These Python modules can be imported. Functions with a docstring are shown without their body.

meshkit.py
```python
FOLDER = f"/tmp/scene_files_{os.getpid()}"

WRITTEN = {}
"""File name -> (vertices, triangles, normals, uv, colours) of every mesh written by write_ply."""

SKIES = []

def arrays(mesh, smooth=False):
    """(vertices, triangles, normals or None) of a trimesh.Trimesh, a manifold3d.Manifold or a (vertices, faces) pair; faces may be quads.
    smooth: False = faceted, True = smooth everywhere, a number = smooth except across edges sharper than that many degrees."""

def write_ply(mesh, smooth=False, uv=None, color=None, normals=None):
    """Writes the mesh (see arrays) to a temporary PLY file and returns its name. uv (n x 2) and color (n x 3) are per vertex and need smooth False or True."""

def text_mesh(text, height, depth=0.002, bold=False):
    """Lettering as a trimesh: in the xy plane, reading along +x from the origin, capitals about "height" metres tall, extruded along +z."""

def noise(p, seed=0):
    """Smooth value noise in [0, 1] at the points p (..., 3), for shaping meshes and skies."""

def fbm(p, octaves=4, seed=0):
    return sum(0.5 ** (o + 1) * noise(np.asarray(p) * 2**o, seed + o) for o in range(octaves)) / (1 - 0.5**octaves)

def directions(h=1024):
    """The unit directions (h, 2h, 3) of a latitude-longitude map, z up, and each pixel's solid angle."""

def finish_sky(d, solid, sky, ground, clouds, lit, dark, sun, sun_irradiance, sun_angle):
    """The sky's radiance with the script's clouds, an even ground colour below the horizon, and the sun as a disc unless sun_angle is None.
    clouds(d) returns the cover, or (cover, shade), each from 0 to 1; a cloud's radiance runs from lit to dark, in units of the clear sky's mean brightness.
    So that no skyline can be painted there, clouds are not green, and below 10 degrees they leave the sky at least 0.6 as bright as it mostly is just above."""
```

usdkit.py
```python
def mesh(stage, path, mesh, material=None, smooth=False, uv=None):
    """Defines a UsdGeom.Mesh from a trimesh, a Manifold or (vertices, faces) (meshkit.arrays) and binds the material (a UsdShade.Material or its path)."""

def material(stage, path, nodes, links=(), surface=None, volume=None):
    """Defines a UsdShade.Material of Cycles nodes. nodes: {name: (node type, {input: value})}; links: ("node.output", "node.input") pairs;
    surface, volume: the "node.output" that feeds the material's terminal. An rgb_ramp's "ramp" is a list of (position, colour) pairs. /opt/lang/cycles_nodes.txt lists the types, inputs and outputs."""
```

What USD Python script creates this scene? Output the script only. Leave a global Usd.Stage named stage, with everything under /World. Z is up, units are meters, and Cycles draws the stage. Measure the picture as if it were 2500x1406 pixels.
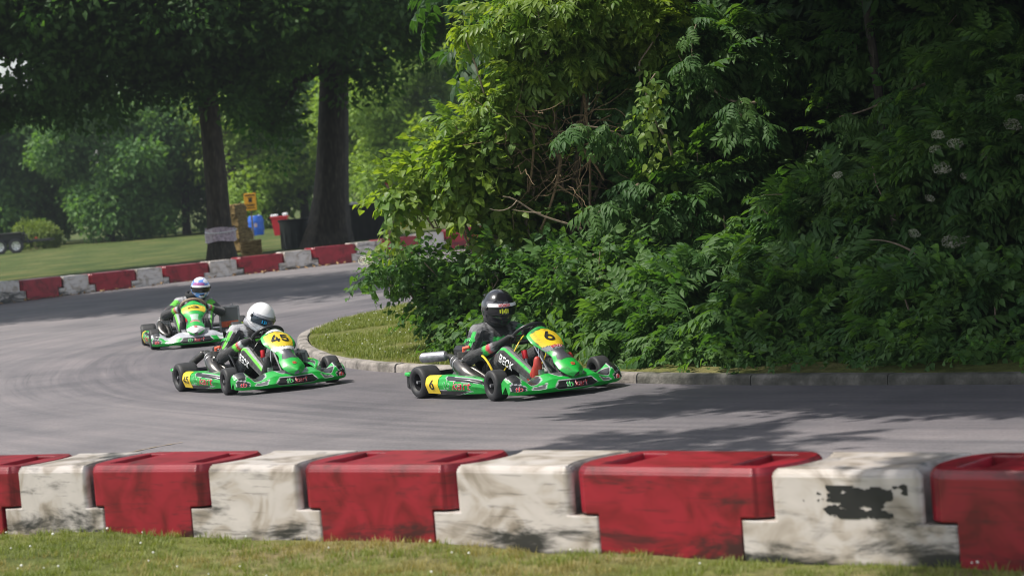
import math, random
import numpy as np
import trimesh, shapely, manifold3d as m3
from shapely.geometry import Polygon, LineString, Point, box as sbox
from shapely import affinity
from scipy.interpolate import PchipInterpolator
from scipy.spatial import cKDTree
import usdkit, meshkit
from pxr import Usd, UsdGeom, UsdLux, UsdShade, Gf, Sdf, Vt

# ------------------------------------------------------------------ camera, sky, sun
stage = Usd.Stage.CreateInMemory()
UsdGeom.SetStageUpAxis(stage, 'Z'); UsdGeom.SetStageMetersPerUnit(stage, 1.0)
UsdGeom.Xform.Define(stage, '/World'); UsdGeom.Scope.Define(stage, '/World/Looks')
ROLL, PITCH, EYE = math.radians(4.8), math.radians(2.793), np.array([0, 0, 1.946])
FWD = np.array([0, math.cos(PITCH), -math.sin(PITCH)]); _u = np.array([0, math.sin(PITCH), math.cos(PITCH)]); _r = np.array([1.0, 0, 0])
RGT = _r * math.cos(ROLL) - _u * math.sin(ROLL); UPV = _u * math.cos(ROLL) + _r * math.sin(ROLL)
cam = UsdGeom.Camera.Define(stage, '/World/camera')
cam.CreateHorizontalApertureAttr(36.0); cam.CreateFocalLengthAttr(86.4)
cam.CreateFStopAttr(3.5); cam.CreateFocusDistanceAttr(21.5); cam.CreateExposureAttr(0.38)
_m = np.eye(4); _m[0, :3], _m[1, :3], _m[2, :3], _m[3, :3] = RGT, UPV, -FWD, EYE
cam.AddTransformOp().Set(Gf.Matrix4d(_m.tolist()))
SUN = np.array([-0.50, -0.10, 0.86]); SUN /= np.linalg.norm(SUN)
dome = UsdLux.DomeLight.Define(stage, '/World/sky')
dome.GetPrim().SetCustomDataByKey('kind', 'structure')
sky_m = usdkit.material(stage, '/World/Looks/sky_air', {
    's': ('sky_texture', {'sky_type': 'single_scattering', 'sun_disc': False, 'sun_elevation': math.asin(SUN[2]), 'sun_rotation': math.atan2(SUN[0], SUN[1]), 'air_density': 1.0, 'aerosol_density': 2.0}),
    'h': ('hsv', {'saturation': 0.5}), 'b': ('background_shader', {'strength': 0.15})}, [('s.color', 'h.color'), ('h.color', 'b.color')], surface='b.background')
UsdShade.MaterialBindingAPI.Apply(dome.GetPrim()).Bind(sky_m)
sun = UsdLux.DistantLight.Define(stage, '/World/sun')
sun.CreateIntensityAttr(1.2); sun.CreateAngleAttr(0.7); sun.CreateColorAttr(Gf.Vec3f(1.0, 0.95, 0.87)); sun.GetPrim().CreateAttribute('inputs:normalize', Sdf.ValueTypeNames.Bool).Set(True)
_z = SUN; _x = np.cross([0, 1, 0.3], _z); _x /= np.linalg.norm(_x); _y = np.cross(_z, _x)
_m = np.eye(4); _m[0, :3], _m[1, :3], _m[2, :3] = _x, _y, _z
sun.AddTransformOp().Set(Gf.Matrix4d(_m.tolist()))

# ------------------------------------------------------------------ helpers
def ray(px, py): return FWD * 6000.0 + RGT * (px - 1250) + UPV * (703 - py)
def at_depth(px, py, Y):
    d = ray(px, py); return EYE + d * (Y / d[1])
def ground_z(x, y):
    w = np.clip((np.asarray(y, float) - 36) / 14, 0, 1); w = w * w * (3 - 2 * w)
    return w * np.clip(0.014 * (np.asarray(x, float) + 10.4), -0.03, 0.35)
def on_ground(px, py, dz=0.0):
    d = ray(px, py); ts = np.linspace(5, 170, 33000) / d[1]
    p = EYE + d[None] * ts[:, None]
    k = int(np.argmax(p[:, 2] - ground_z(p[:, 0], p[:, 1]) - dz <= 0)); return p[k]

used = {}
def numbered(parent, name):
    k = used.get((parent, name), 0); used[(parent, name)] = k + 1
    return f'{parent}/{name}' if k == 0 else f'{parent}/{name}_{k:03d}'
def path_of(p): return '/World' if p is None else str(p.GetPath())
def mark(prim, label=None, category=None, group=None, kind=None):
    for k, v in (('label', label), ('category', category), ('group', group), ('kind', kind)):
        if v: prim.SetCustomDataByKey(k, v)
    return prim
def matrix(loc=(0, 0, 0), yaw=0.0, scale=(1, 1, 1), R=None):
    m = np.eye(4)
    r = trimesh.transformations.rotation_matrix(yaw, [0, 0, 1])[:3, :3] if R is None else R
    m[:3, :3] = r * np.asarray(scale)[None, :]; m[:3, 3] = loc; return m
def xform(name, parent=None, m=None):
    x = UsdGeom.Xform.Define(stage, numbered(path_of(parent), name))
    if m is not None: x.AddTransformOp().Set(Gf.Matrix4d(np.asarray(m).T.tolist()))
    return x.GetPrim()
def thing(name, label, category, m=None, group=None):
    return mark(xform(name, None, m), label, category, group)
def part(name, mesh, mat, parent=None, smooth=False, m=None, color=None, uv=None, label=None):
    if isinstance(mesh, list): mesh = trimesh.util.concatenate(mesh)
    g = usdkit.mesh(stage, numbered(path_of(parent), name), mesh, M[mat] if isinstance(mat, str) else mat, smooth, uv)
    if color is not None:
        UsdGeom.PrimvarsAPI(g).CreatePrimvar('paint', Sdf.ValueTypeNames.Color3fArray, 'vertex').Set(Vt.Vec3fArray.FromNumpy(np.asarray(color, np.float32)))
    if m is not None: g.AddTransformOp().Set(Gf.Matrix4d(np.asarray(m).T.tolist()))
    if label: g.GetPrim().SetCustomDataByKey('label', label)
    return g.GetPrim()
def copy_of(src, name, parent, m, inst=True):
    x = xform(name, parent, m); x.GetReferences().AddInternalReference(src); x.SetInstanceable(inst); return x
def tm(v, f): return trimesh.Trimesh(np.asarray(v, float), np.asarray(f, int), process=False)
def box(sx, sy, sz, c=(0, 0, 0), yaw=0, bev=0.0):
    if bev > 0:
        b = np.array([sx, sy, sz]) / 2; pts = []
        for s in np.array(np.meshgrid([-1, 1], [-1, 1], [-1, 1])).T.reshape(-1, 3):
            for k in range(3):
                q = (b - bev); q[k] = b[k]; pts.append(s * q)
        b_ = trimesh.convex.convex_hull(np.array(pts))
    else: b_ = trimesh.creation.box([sx, sy, sz])
    if yaw: b_.apply_transform(trimesh.transformations.rotation_matrix(yaw, [0, 0, 1]))
    b_.apply_translation(c); return b_
def tube(pts, r, n=8, caps=True):
    pts = np.asarray(pts, float); r = np.broadcast_to(np.asarray(r, float), (len(pts),))
    t = np.gradient(pts, axis=0); t /= np.linalg.norm(t, axis=1, keepdims=True) + 1e-12
    a = np.array([0, 0, 1.0]) if abs(t[0, 2]) < 0.9 else np.array([1.0, 0, 0])
    V = []
    for k in range(len(pts)):
        x = np.cross(t[k], a); x /= np.linalg.norm(x) + 1e-12; y = np.cross(x, t[k]); a = y
        th = np.arange(n) / n * 2 * math.pi
        V.append(pts[k] + r[k] * (np.cos(th)[:, None] * x + np.sin(th)[:, None] * y))
    V = np.vstack(V); F = []
    for k in range(len(pts) - 1):
        for j in range(n):
            a0, b0 = k * n + j, k * n + (j + 1) % n
            F += [[a0, a0 + n, b0], [b0, a0 + n, b0 + n]]
    if caps:
        V = np.vstack([V, pts[:1], pts[-1:]]); c0, c1 = len(V) - 2, len(V) - 1; e = (len(pts) - 1) * n
        for j in range(n): F += [[c0, j, (j + 1) % n], [c1, e + (j + 1) % n, e + j]]
    return tm(V, F)
def smooth_path(pts, n=24):
    pts = np.asarray(pts, float); d = np.r_[0, np.cumsum(np.linalg.norm(np.diff(pts, axis=0), axis=1))]
    from scipy.interpolate import CubicSpline
    return CubicSpline(d, pts)(np.linspace(0, d[-1], n))
def lathe(prof, n=32, axis='y'):
    prof = np.asarray(prof, float); th = np.arange(n) / n * 2 * math.pi; V = []; F = []
    for a, r in prof:
        V.append(np.stack([r * np.cos(th), np.full(n, a), r * np.sin(th)], 1) if axis == 'y' else np.stack([r * np.cos(th), r * np.sin(th), np.full(n, a)], 1))
    k = len(prof)
    for i in range(k - 1):
        for j in range(n):
            p, q = i * n + j, i * n + (j + 1) % n
            F += [[p, q, p + n], [q, q + n, p + n]]
    m = tm(np.vstack(V), F)
    if m.volume < 0: m.invert()
    return m
def extrude(poly, h, z=0.0):
    ps = [trimesh.creation.extrude_polygon(g, h, engine='earcut') for g in getattr(poly, 'geoms', [poly])]
    m = trimesh.util.concatenate(ps); m.apply_translation([0, 0, z]); return m
def surf(S, us, vs, closed=False):
    """grid mesh of S(u, v); returns mesh and the (u, v) of every vertex"""
    U_, V_ = np.meshgrid(us, vs, indexing='ij'); P = S(U_.ravel(), V_.ravel()); nu, nv = len(us), len(vs); F = []
    i, j = np.meshgrid(np.arange(nu - 1), np.arange(nv - (0 if closed else 1)), indexing='ij'); i, j = i.ravel(), j.ravel(); j2 = (j + 1) % nv
    a, b, c, d = i * nv + j, (i + 1) * nv + j, (i + 1) * nv + j2, i * nv + j2
    F = np.vstack([np.stack([a, b, c], 1), np.stack([a, c, d], 1)])
    return tm(P, F), np.stack([U_.ravel(), V_.ravel()], 1)
def normal_at(S, u, v, e=1e-3):
    du = S(u + e, v) - S(u - e, v); dv = S(u, v + e) - S(u, v - e); n = np.cross(du, dv); return n / (np.linalg.norm(n, axis=1, keepdims=True) + 1e-12)
def wrap_on(mesh2, S, u0, v0, du, dv, off, out):
    """lays a flat mesh (x, y, z) on S: x and y go along the given (u, v) steps per metre; out = a point outside, for the sign"""
    m = mesh2.copy(); x, y, z = np.array(m.vertices).T
    u = u0 + x * du[0] + y * dv[0]; v = v0 + x * du[1] + y * dv[1]
    p, n = S(u, v), normal_at(S, u, v); n *= np.sign((n * (np.asarray(out) - p)).sum(1, keepdims=True))
    m.vertices = p + n * (off + z)[:, None]; return m
def lettering(text, h, bold=False, slant=0.0, depth=0.0015):
    m = meshkit.text_mesh(text, h, depth, bold); v = np.array(m.vertices); v[:, 0] += slant * v[:, 1]; v[:, 0] -= (v[:, 0].min() + v[:, 0].max()) / 2; v[:, 1] -= h / 2; m.vertices = v; return m
def ico(r, c, sub=2, s=(1, 1, 1)):
    m = trimesh.creation.icosphere(sub, r); m.apply_scale(s); m.apply_translation(c); return m

# ------------------------------------------------------------------ materials
M = {}
def mat(name, nodes, links, surface='p.BSDF', **k): M[name] = usdkit.material(stage, '/World/Looks/' + name, nodes, links, surface, **k)
def plain(name, col, rough=0.5, metal=0.0, spec=0.5, coat=0.0, var=0.12, scale=25.0):
    c = np.array(col)
    mat(name, {'t': ('texture_coordinate', {}), 'n': ('noise_texture', {'scale': scale, 'detail': 4.0}), 'r': ('rgb_ramp', {'ramp': [(0.3, tuple(c * (1 - var))), (0.7, tuple(np.clip(c * (1 + var), 0, 1)))]}),
               'p': ('principled_bsdf', {'roughness': rough, 'metallic': metal, 'specular_ior_level': spec, 'coat_weight': coat, 'coat_roughness': 0.1})},
        [('t.object', 'n.vector'), ('n.fac', 'r.fac'), ('r.color', 'p.base_color')])
plain('tyre_rubber', (0.018, 0.018, 0.019), 0.62, var=0.3); plain('black_plastic', (0.012, 0.012, 0.013), 0.35)
plain('rim_black', (0.03, 0.03, 0.033), 0.3, 0.6); plain('steel', (0.45, 0.45, 0.46), 0.3, 0.9); plain('brushed_silver', (0.30, 0.30, 0.315), 0.42, 0.8, var=0.3)
plain('dark_steel', (0.10, 0.095, 0.09), 0.35, 0.8, var=0.35, scale=14); plain('green_paint', (0.015, 0.38, 0.05), 0.25, coat=0.6, var=0.03)
plain('yellow_vinyl', (0.72, 0.52, 0.03), 0.35, var=0.04); plain('ink_black', (0.01, 0.01, 0.01), 0.45); plain('ink_white', (0.8, 0.8, 0.8), 0.4, var=0.03)
plain('ink_red', (0.55, 0.02, 0.03), 0.4, var=0.03); plain('ink_green', (0.02, 0.42, 0.06), 0.4, var=0.03); plain('ink_grey', (0.25, 0.25, 0.27), 0.4)
plain('tank_plastic', (0.55, 0.58, 0.52), 0.5); plain('red_leather', (0.35, 0.03, 0.02), 0.5); plain('glove_black', (0.015, 0.015, 0.016), 0.7)
plain('glove_lime', (0.25, 0.55, 0.02), 0.6); plain('skin', (0.42, 0.24, 0.17), 0.5, var=0.06); plain('tan_leather', (0.30, 0.21, 0.15), 0.6)
plain('orange_tape', (0.75, 0.13, 0.06), 0.5); plain('radiator_core', (0.14, 0.14, 0.145), 0.5, 0.4, scale=200)
plain('visor_dark', (0.006, 0.007, 0.008), 0.08, spec=0.7, var=0.0); plain('visor_blue', (0.008, 0.02, 0.03), 0.07, spec=0.8, var=0.0); plain('ink_cyan', (0.02, 0.32, 0.6), 0.2)  # the cyan is a visor reflection painted as flat colour
plain('lime_bar', (0.6, 0.62, 0.04), 0.3); plain('blue_drum', (0.015, 0.09, 0.42), 0.4); plain('red_bin', (0.42, 0.015, 0.03), 0.4); plain('bin_dark', (0.018, 0.022, 0.022), 0.5)
plain('sign_yellow', (0.78, 0.38, 0.03), 0.4, var=0.04); plain('wood_grey', (0.18, 0.15, 0.11), 0.8); plain('black_cloth', (0.014, 0.015, 0.016), 0.85)
plain('cloth_red', (0.4, 0.02, 0.03), 0.8); plain('cloth_blue', (0.25, 0.32, 0.42), 0.8); plain('cloth_yellow', (0.75, 0.55, 0.02), 0.8); plain('cloth_khaki', (0.10, 0.13, 0.09), 0.85)
plain('trailer_black', (0.013, 0.014, 0.015), 0.4); plain('chrome_rim', (0.6, 0.6, 0.6), 0.25, 0.7); plain('lamp_red', (0.4, 0.02, 0.02), 0.3); plain('wrap_film', (0.42, 0.33, 0.37), 0.3, var=0.4, scale=18)
plain('net_orange', (0.75, 0.14, 0.04), 0.6); plain('dry_leaf', (0.22, 0.13, 0.05), 0.8, var=0.4); plain('twig_bark', (0.22, 0.17, 0.115), 0.85, var=0.35); plain('dead_vine', (0.17, 0.115, 0.06), 0.9, var=0.4)
plain('petal_cream', (0.42, 0.42, 0.30), 0.7, var=0.1); plain('clover_white', (0.62, 0.62, 0.56), 0.7)
mat('painted', {'a': ('attribute', {'attribute': 'paint'}), 't': ('texture_coordinate', {}), 'm': ('mapping', {'scale': (6.0, 9.0, 22.0)}), 'n': ('noise_texture', {'scale': 1.5, 'detail': 8.0, 'roughness': 0.7}), 'r': ('rgb_ramp', {'ramp': [(0.30, (0.30, 0.29, 0.28)), (0.44, (0.85, 0.85, 0.84)), (0.6, (1, 1, 1))]}), 'x': ('mix_color', {'blend_type': 'multiply', 'fac': 1.0}), 'q': ('map_range', {'from_min': 0.35, 'from_max': 0.65, 'to_min': 0.5, 'to_max': 0.25, 'clamp': True}), 'p': ('principled_bsdf', {'coat_weight': 0.35, 'coat_roughness': 0.15})},
    [('t.object', 'm.vector'), ('m.vector', 'n.vector'), ('n.fac', 'r.fac'), ('a.color', 'x.a'), ('r.color', 'x.b'), ('x.result', 'p.base_color'), ('n.fac', 'q.value'), ('q.result', 'p.roughness')])
mat('suit_cloth', {'a': ('attribute', {'attribute': 'paint'}), 't': ('texture_coordinate', {}), 'n': ('noise_texture', {'scale': 22.0, 'detail': 3.0}), 'b': ('bump', {'strength': 0.5, 'distance': 0.03}), 'p': ('principled_bsdf', {'roughness': 0.75, 'sheen_weight': 0.2})},
    [('a.color', 'p.base_color'), ('t.object', 'n.vector'), ('n.fac', 'b.height'), ('b.normal', 'p.normal')])
mat('helmet_shell', {'a': ('attribute', {'attribute': 'paint'}), 'p': ('principled_bsdf', {'roughness': 0.18, 'coat_weight': 0.8, 'coat_roughness': 0.04})}, [('a.color', 'p.base_color')])

def leaf_mat(name, c0, c1, t0, trans=0.4, rough=0.45):
    mat(name, {'o': ('object_info', {}), 'g': ('geometry', {}), 'w': ('math', {'math_type': 'multiply_add', 'value2': 0.5}), 'h': ('math', {'math_type': 'multiply', 'value2': 0.5}),
               'r': ('rgb_ramp', {'ramp': [(0.0, c0), (1.0, c1)]}), 'k': ('mix_color', {'blend_type': 'multiply', 'fac': 1.0, 'b': t0}),
               'p': ('principled_bsdf', {'roughness': rough, 'specular_ior_level': 0.35}), 't': ('translucent_bsdf', {}), 's': ('mix_closure', {'fac': trans})},
        [('g.random_per_island', 'h.value1'), ('o.random', 'w.value1'), ('h.value', 'w.value3'), ('w.value', 'r.fac'), ('r.color', 'p.base_color'), ('r.color', 'k.a'), ('k.result', 't.color'), ('p.BSDF', 's.closure1'), ('t.BSDF', 's.closure2')], surface='s.closure')
leaf_mat('leaf_vine', (0.10, 0.19, 0.035), (0.28, 0.34, 0.05), (1.7, 1.65, 0.5), 0.5)
leaf_mat('leaf_hedge', (0.04, 0.105, 0.025), (0.12, 0.21, 0.045), (2.0, 2.0, 0.7), 0.42, 0.6)
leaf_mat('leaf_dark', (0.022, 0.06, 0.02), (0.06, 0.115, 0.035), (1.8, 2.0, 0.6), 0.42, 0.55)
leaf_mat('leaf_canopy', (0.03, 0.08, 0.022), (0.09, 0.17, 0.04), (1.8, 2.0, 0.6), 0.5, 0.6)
leaf_mat('leaf_forest', (0.06, 0.14, 0.042), (0.18, 0.30, 0.08), (1.6, 1.7, 0.7), 0.45, 0.6)
leaf_mat('leaf_forest_yellow', (0.14, 0.235, 0.04), (0.30, 0.41, 0.07), (1.7, 1.7, 0.6), 0.4, 0.6)
leaf_mat('leaf_bush', (0.10, 0.155, 0.025), (0.21, 0.26, 0.04), (1.5, 1.5, 0.5), 0.35, 0.6)
leaf_mat('grass_straw', (0.22, 0.19, 0.06), (0.42, 0.36, 0.15), (1.2, 1.2, 0.7), 0.35, 0.7)
leaf_mat('grass_blade', (0.12, 0.16, 0.03), (0.32, 0.31, 0.10), (1.3, 1.4, 0.6), 0.35, 0.6)
mat('bark', {'t': ('texture_coordinate', {}), 'm': ('mapping', {'scale': (5.0, 5.0, 1.1)}), 'n': ('noise_texture', {'scale': 3.0, 'detail': 6.0, 'roughness': 0.65}), 'n2': ('noise_texture', {'scale': 0.6, 'detail': 3.0}),
             'r': ('rgb_ramp', {'ramp': [(0.3, (0.014, 0.012, 0.010)), (0.55, (0.05, 0.040, 0.030)), (0.78, (0.125, 0.102, 0.08))]}), 'b': ('bump', {'strength': 0.9, 'distance': 0.12}), 'p': ('principled_bsdf', {'roughness': 0.9})},
    [('t.object', 'm.vector'), ('m.vector', 'n.vector'), ('t.object', 'n2.vector'), ('n.fac', 'r.fac'), ('r.color', 'p.base_color'), ('n.fac', 'b.height'), ('b.normal', 'p.normal')])
def lawn_mat(name, ramp, ramp2):
    mat(name, {'g': ('geometry', {}), 'n': ('noise_texture', {'scale': 0.55, 'detail': 5.0, 'roughness': 0.6}), 'n2': ('noise_texture', {'scale': 9.0, 'detail': 5.0, 'roughness': 0.7}),
               'r': ('rgb_ramp', {'ramp': ramp}), 'r2': ('rgb_ramp', {'ramp': ramp2}), 'x': ('mix_color', {'blend_type': 'multiply', 'fac': 1.0}), 'b': ('bump', {'strength': 0.8, 'distance': 0.08}), 'p': ('principled_bsdf', {'roughness': 0.9, 'specular_ior_level': 0.2})},
        [('g.position', 'n.vector'), ('g.position', 'n2.vector'), ('n.fac', 'r.fac'), ('n2.fac', 'r2.fac'), ('r.color', 'x.a'), ('r2.color', 'x.b'), ('x.result', 'p.base_color'), ('n2.fac', 'b.height'), ('b.normal', 'p.normal')])
lawn_mat('lawn_turf', [(0.32, (0.032, 0.062, 0.014)), (0.5, (0.065, 0.092, 0.022)), (0.68, (0.14, 0.135, 0.05))], [(0.3, (0.5, 0.55, 0.45)), (0.7, (1.2, 1.15, 1.05))])
lawn_mat('island_soil', [(0.3, (0.07, 0.09, 0.022)), (0.5, (0.12, 0.13, 0.035)), (0.7, (0.20, 0.16, 0.09))], [(0.3, (0.6, 0.6, 0.5)), (0.7, (1.2, 1.2, 1.1))])
# asphalt: "track" carries (distance from the inside kerb, distance along it)
mat('asphalt', {'a': ('attribute', {'attribute': 'track'}), 'm': ('mapping', {'scale': (3.2, 0.13, 1.0)}), 'n': ('noise_texture', {'scale': 1.6, 'detail': 6.0, 'roughness': 0.6, 'distortion': 0.3}),
                'm2': ('mapping', {'scale': (9.0, 0.10, 1.0)}), 'n2': ('noise_texture', {'scale': 2.6, 'detail': 4.0, 'roughness': 0.6}), 'r2': ('rgb_ramp', {'ramp': [(0.0, (1, 1, 1)), (0.30, (1, 1, 1)), (0.345, (0.74, 0.74, 0.75)), (0.39, (1, 1, 1)), (0.63, (1, 1, 1)), (0.68, (0.78, 0.78, 0.78)), (0.73, (1, 1, 1))]}),
                'sx': ('separate_xyz', {}), 'nw': ('math', {'math_type': 'multiply_add', 'value2': 3.0}), 'rl': ('rgb_ramp', {'ramp': [(0.0, (1, 1, 1)), (0.10, (0.97, 0.97, 0.97)), (0.22, (0.66, 0.66, 0.70)), (0.42, (0.70, 0.70, 0.735)), (0.58, (0.95, 0.95, 0.96)), (1.0, (1, 1, 1))]}), 'dv': ('math', {'math_type': 'multiply', 'value2': 0.125}), 'z': ('mix_color', {'blend_type': 'multiply', 'fac': 1.0}), 'g': ('geometry', {}), 'n3': ('noise_texture', {'scale': 0.55, 'detail': 6.0, 'roughness': 0.62}), 'n4': ('noise_texture', {'scale': 55.0, 'detail': 3.0, 'roughness': 0.8}), 'r4': ('rgb_ramp', {'ramp': [(0.25, (0.72, 0.72, 0.72)), (0.75, (1.28, 1.28, 1.28))]}),
                'r': ('rgb_ramp', {'ramp': [(0.30, (0.124, 0.119, 0.124)), (0.5, (0.151, 0.142, 0.147)), (0.7, (0.174, 0.161, 0.164))]}), 'r3': ('rgb_ramp', {'ramp': [(0.32, (0.72, 0.72, 0.74)), (0.5, (1.0, 0.98, 0.98)), (0.68, (1.22, 1.16, 1.14))]}),
                'x': ('mix_color', {'blend_type': 'multiply', 'fac': 1.0}), 'y': ('mix_color', {'blend_type': 'multiply', 'fac': 0.9}), 'w': ('mix_color', {'blend_type': 'multiply', 'fac': 1.0}), 'b': ('bump', {'strength': 0.35, 'distance': 0.01}), 'p': ('principled_bsdf', {'roughness': 0.72, 'specular_ior_level': 0.4})},
    [('a.vector', 'm.vector'), ('m.vector', 'n.vector'), ('n.fac', 'r.fac'), ('a.vector', 'm2.vector'), ('m2.vector', 'n2.vector'), ('n2.fac', 'r2.fac'), ('g.position', 'n3.vector'), ('n3.fac', 'r3.fac'), ('g.position', 'n4.vector'), ('n4.fac', 'r4.fac'),
     ('r.color', 'x.a'), ('r3.color', 'x.b'), ('x.result', 'y.a'), ('r2.color', 'y.b'), ('y.result', 'w.a'), ('r4.color', 'w.b'), ('w.result', 'z.a'), ('a.vector', 'sx.vector'), ('n.fac', 'nw.value1'), ('sx.x', 'nw.value3'), ('nw.value', 'dv.value1'), ('dv.value', 'rl.fac'), ('rl.color', 'z.b'), ('z.result', 'p.base_color'), ('n4.fac', 'b.height'), ('b.normal', 'p.normal')])
mat('kerb_concrete', {'g': ('geometry', {}), 'n': ('noise_texture', {'scale': 4.0, 'detail': 6.0, 'roughness': 0.65}), 'n2': ('noise_texture', {'scale': 40.0, 'detail': 3.0}), 'o': ('object_info', {}), 'r': ('rgb_ramp', {'ramp': [(0.32, (0.075, 0.068, 0.058)), (0.48, (0.20, 0.18, 0.16)), (0.7, (0.34, 0.305, 0.275))]}), 'b': ('bump', {'strength': 0.6, 'distance': 0.015}), 'p': ('principled_bsdf', {'roughness': 0.85})},
    [('g.position', 'n.vector'), ('g.position', 'n2.vector'), ('n.fac', 'r.fac'), ('r.color', 'p.base_color'), ('n2.fac', 'b.height'), ('b.normal', 'p.normal')])
mat('kerb_mossy', {'g': ('geometry', {}), 'n': ('noise_texture', {'scale': 4.0, 'detail': 6.0, 'roughness': 0.65}), 'n2': ('noise_texture', {'scale': 40.0, 'detail': 3.0}), 'o': ('object_info', {}), 'r': ('rgb_ramp', {'ramp': [(0.32, (0.03, 0.030, 0.022)), (0.5, (0.075, 0.072, 0.06)), (0.72, (0.19, 0.175, 0.155))]}), 'b': ('bump', {'strength': 0.6, 'distance': 0.015}), 'p': ('principled_bsdf', {'roughness': 0.85})},  # darker copy of the kerb concrete, tree shade painted into its colour
    [('g.position', 'n.vector'), ('g.position', 'n2.vector'), ('n.fac', 'r.fac'), ('r.color', 'p.base_color'), ('n2.fac', 'b.height'), ('b.normal', 'p.normal')])
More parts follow.
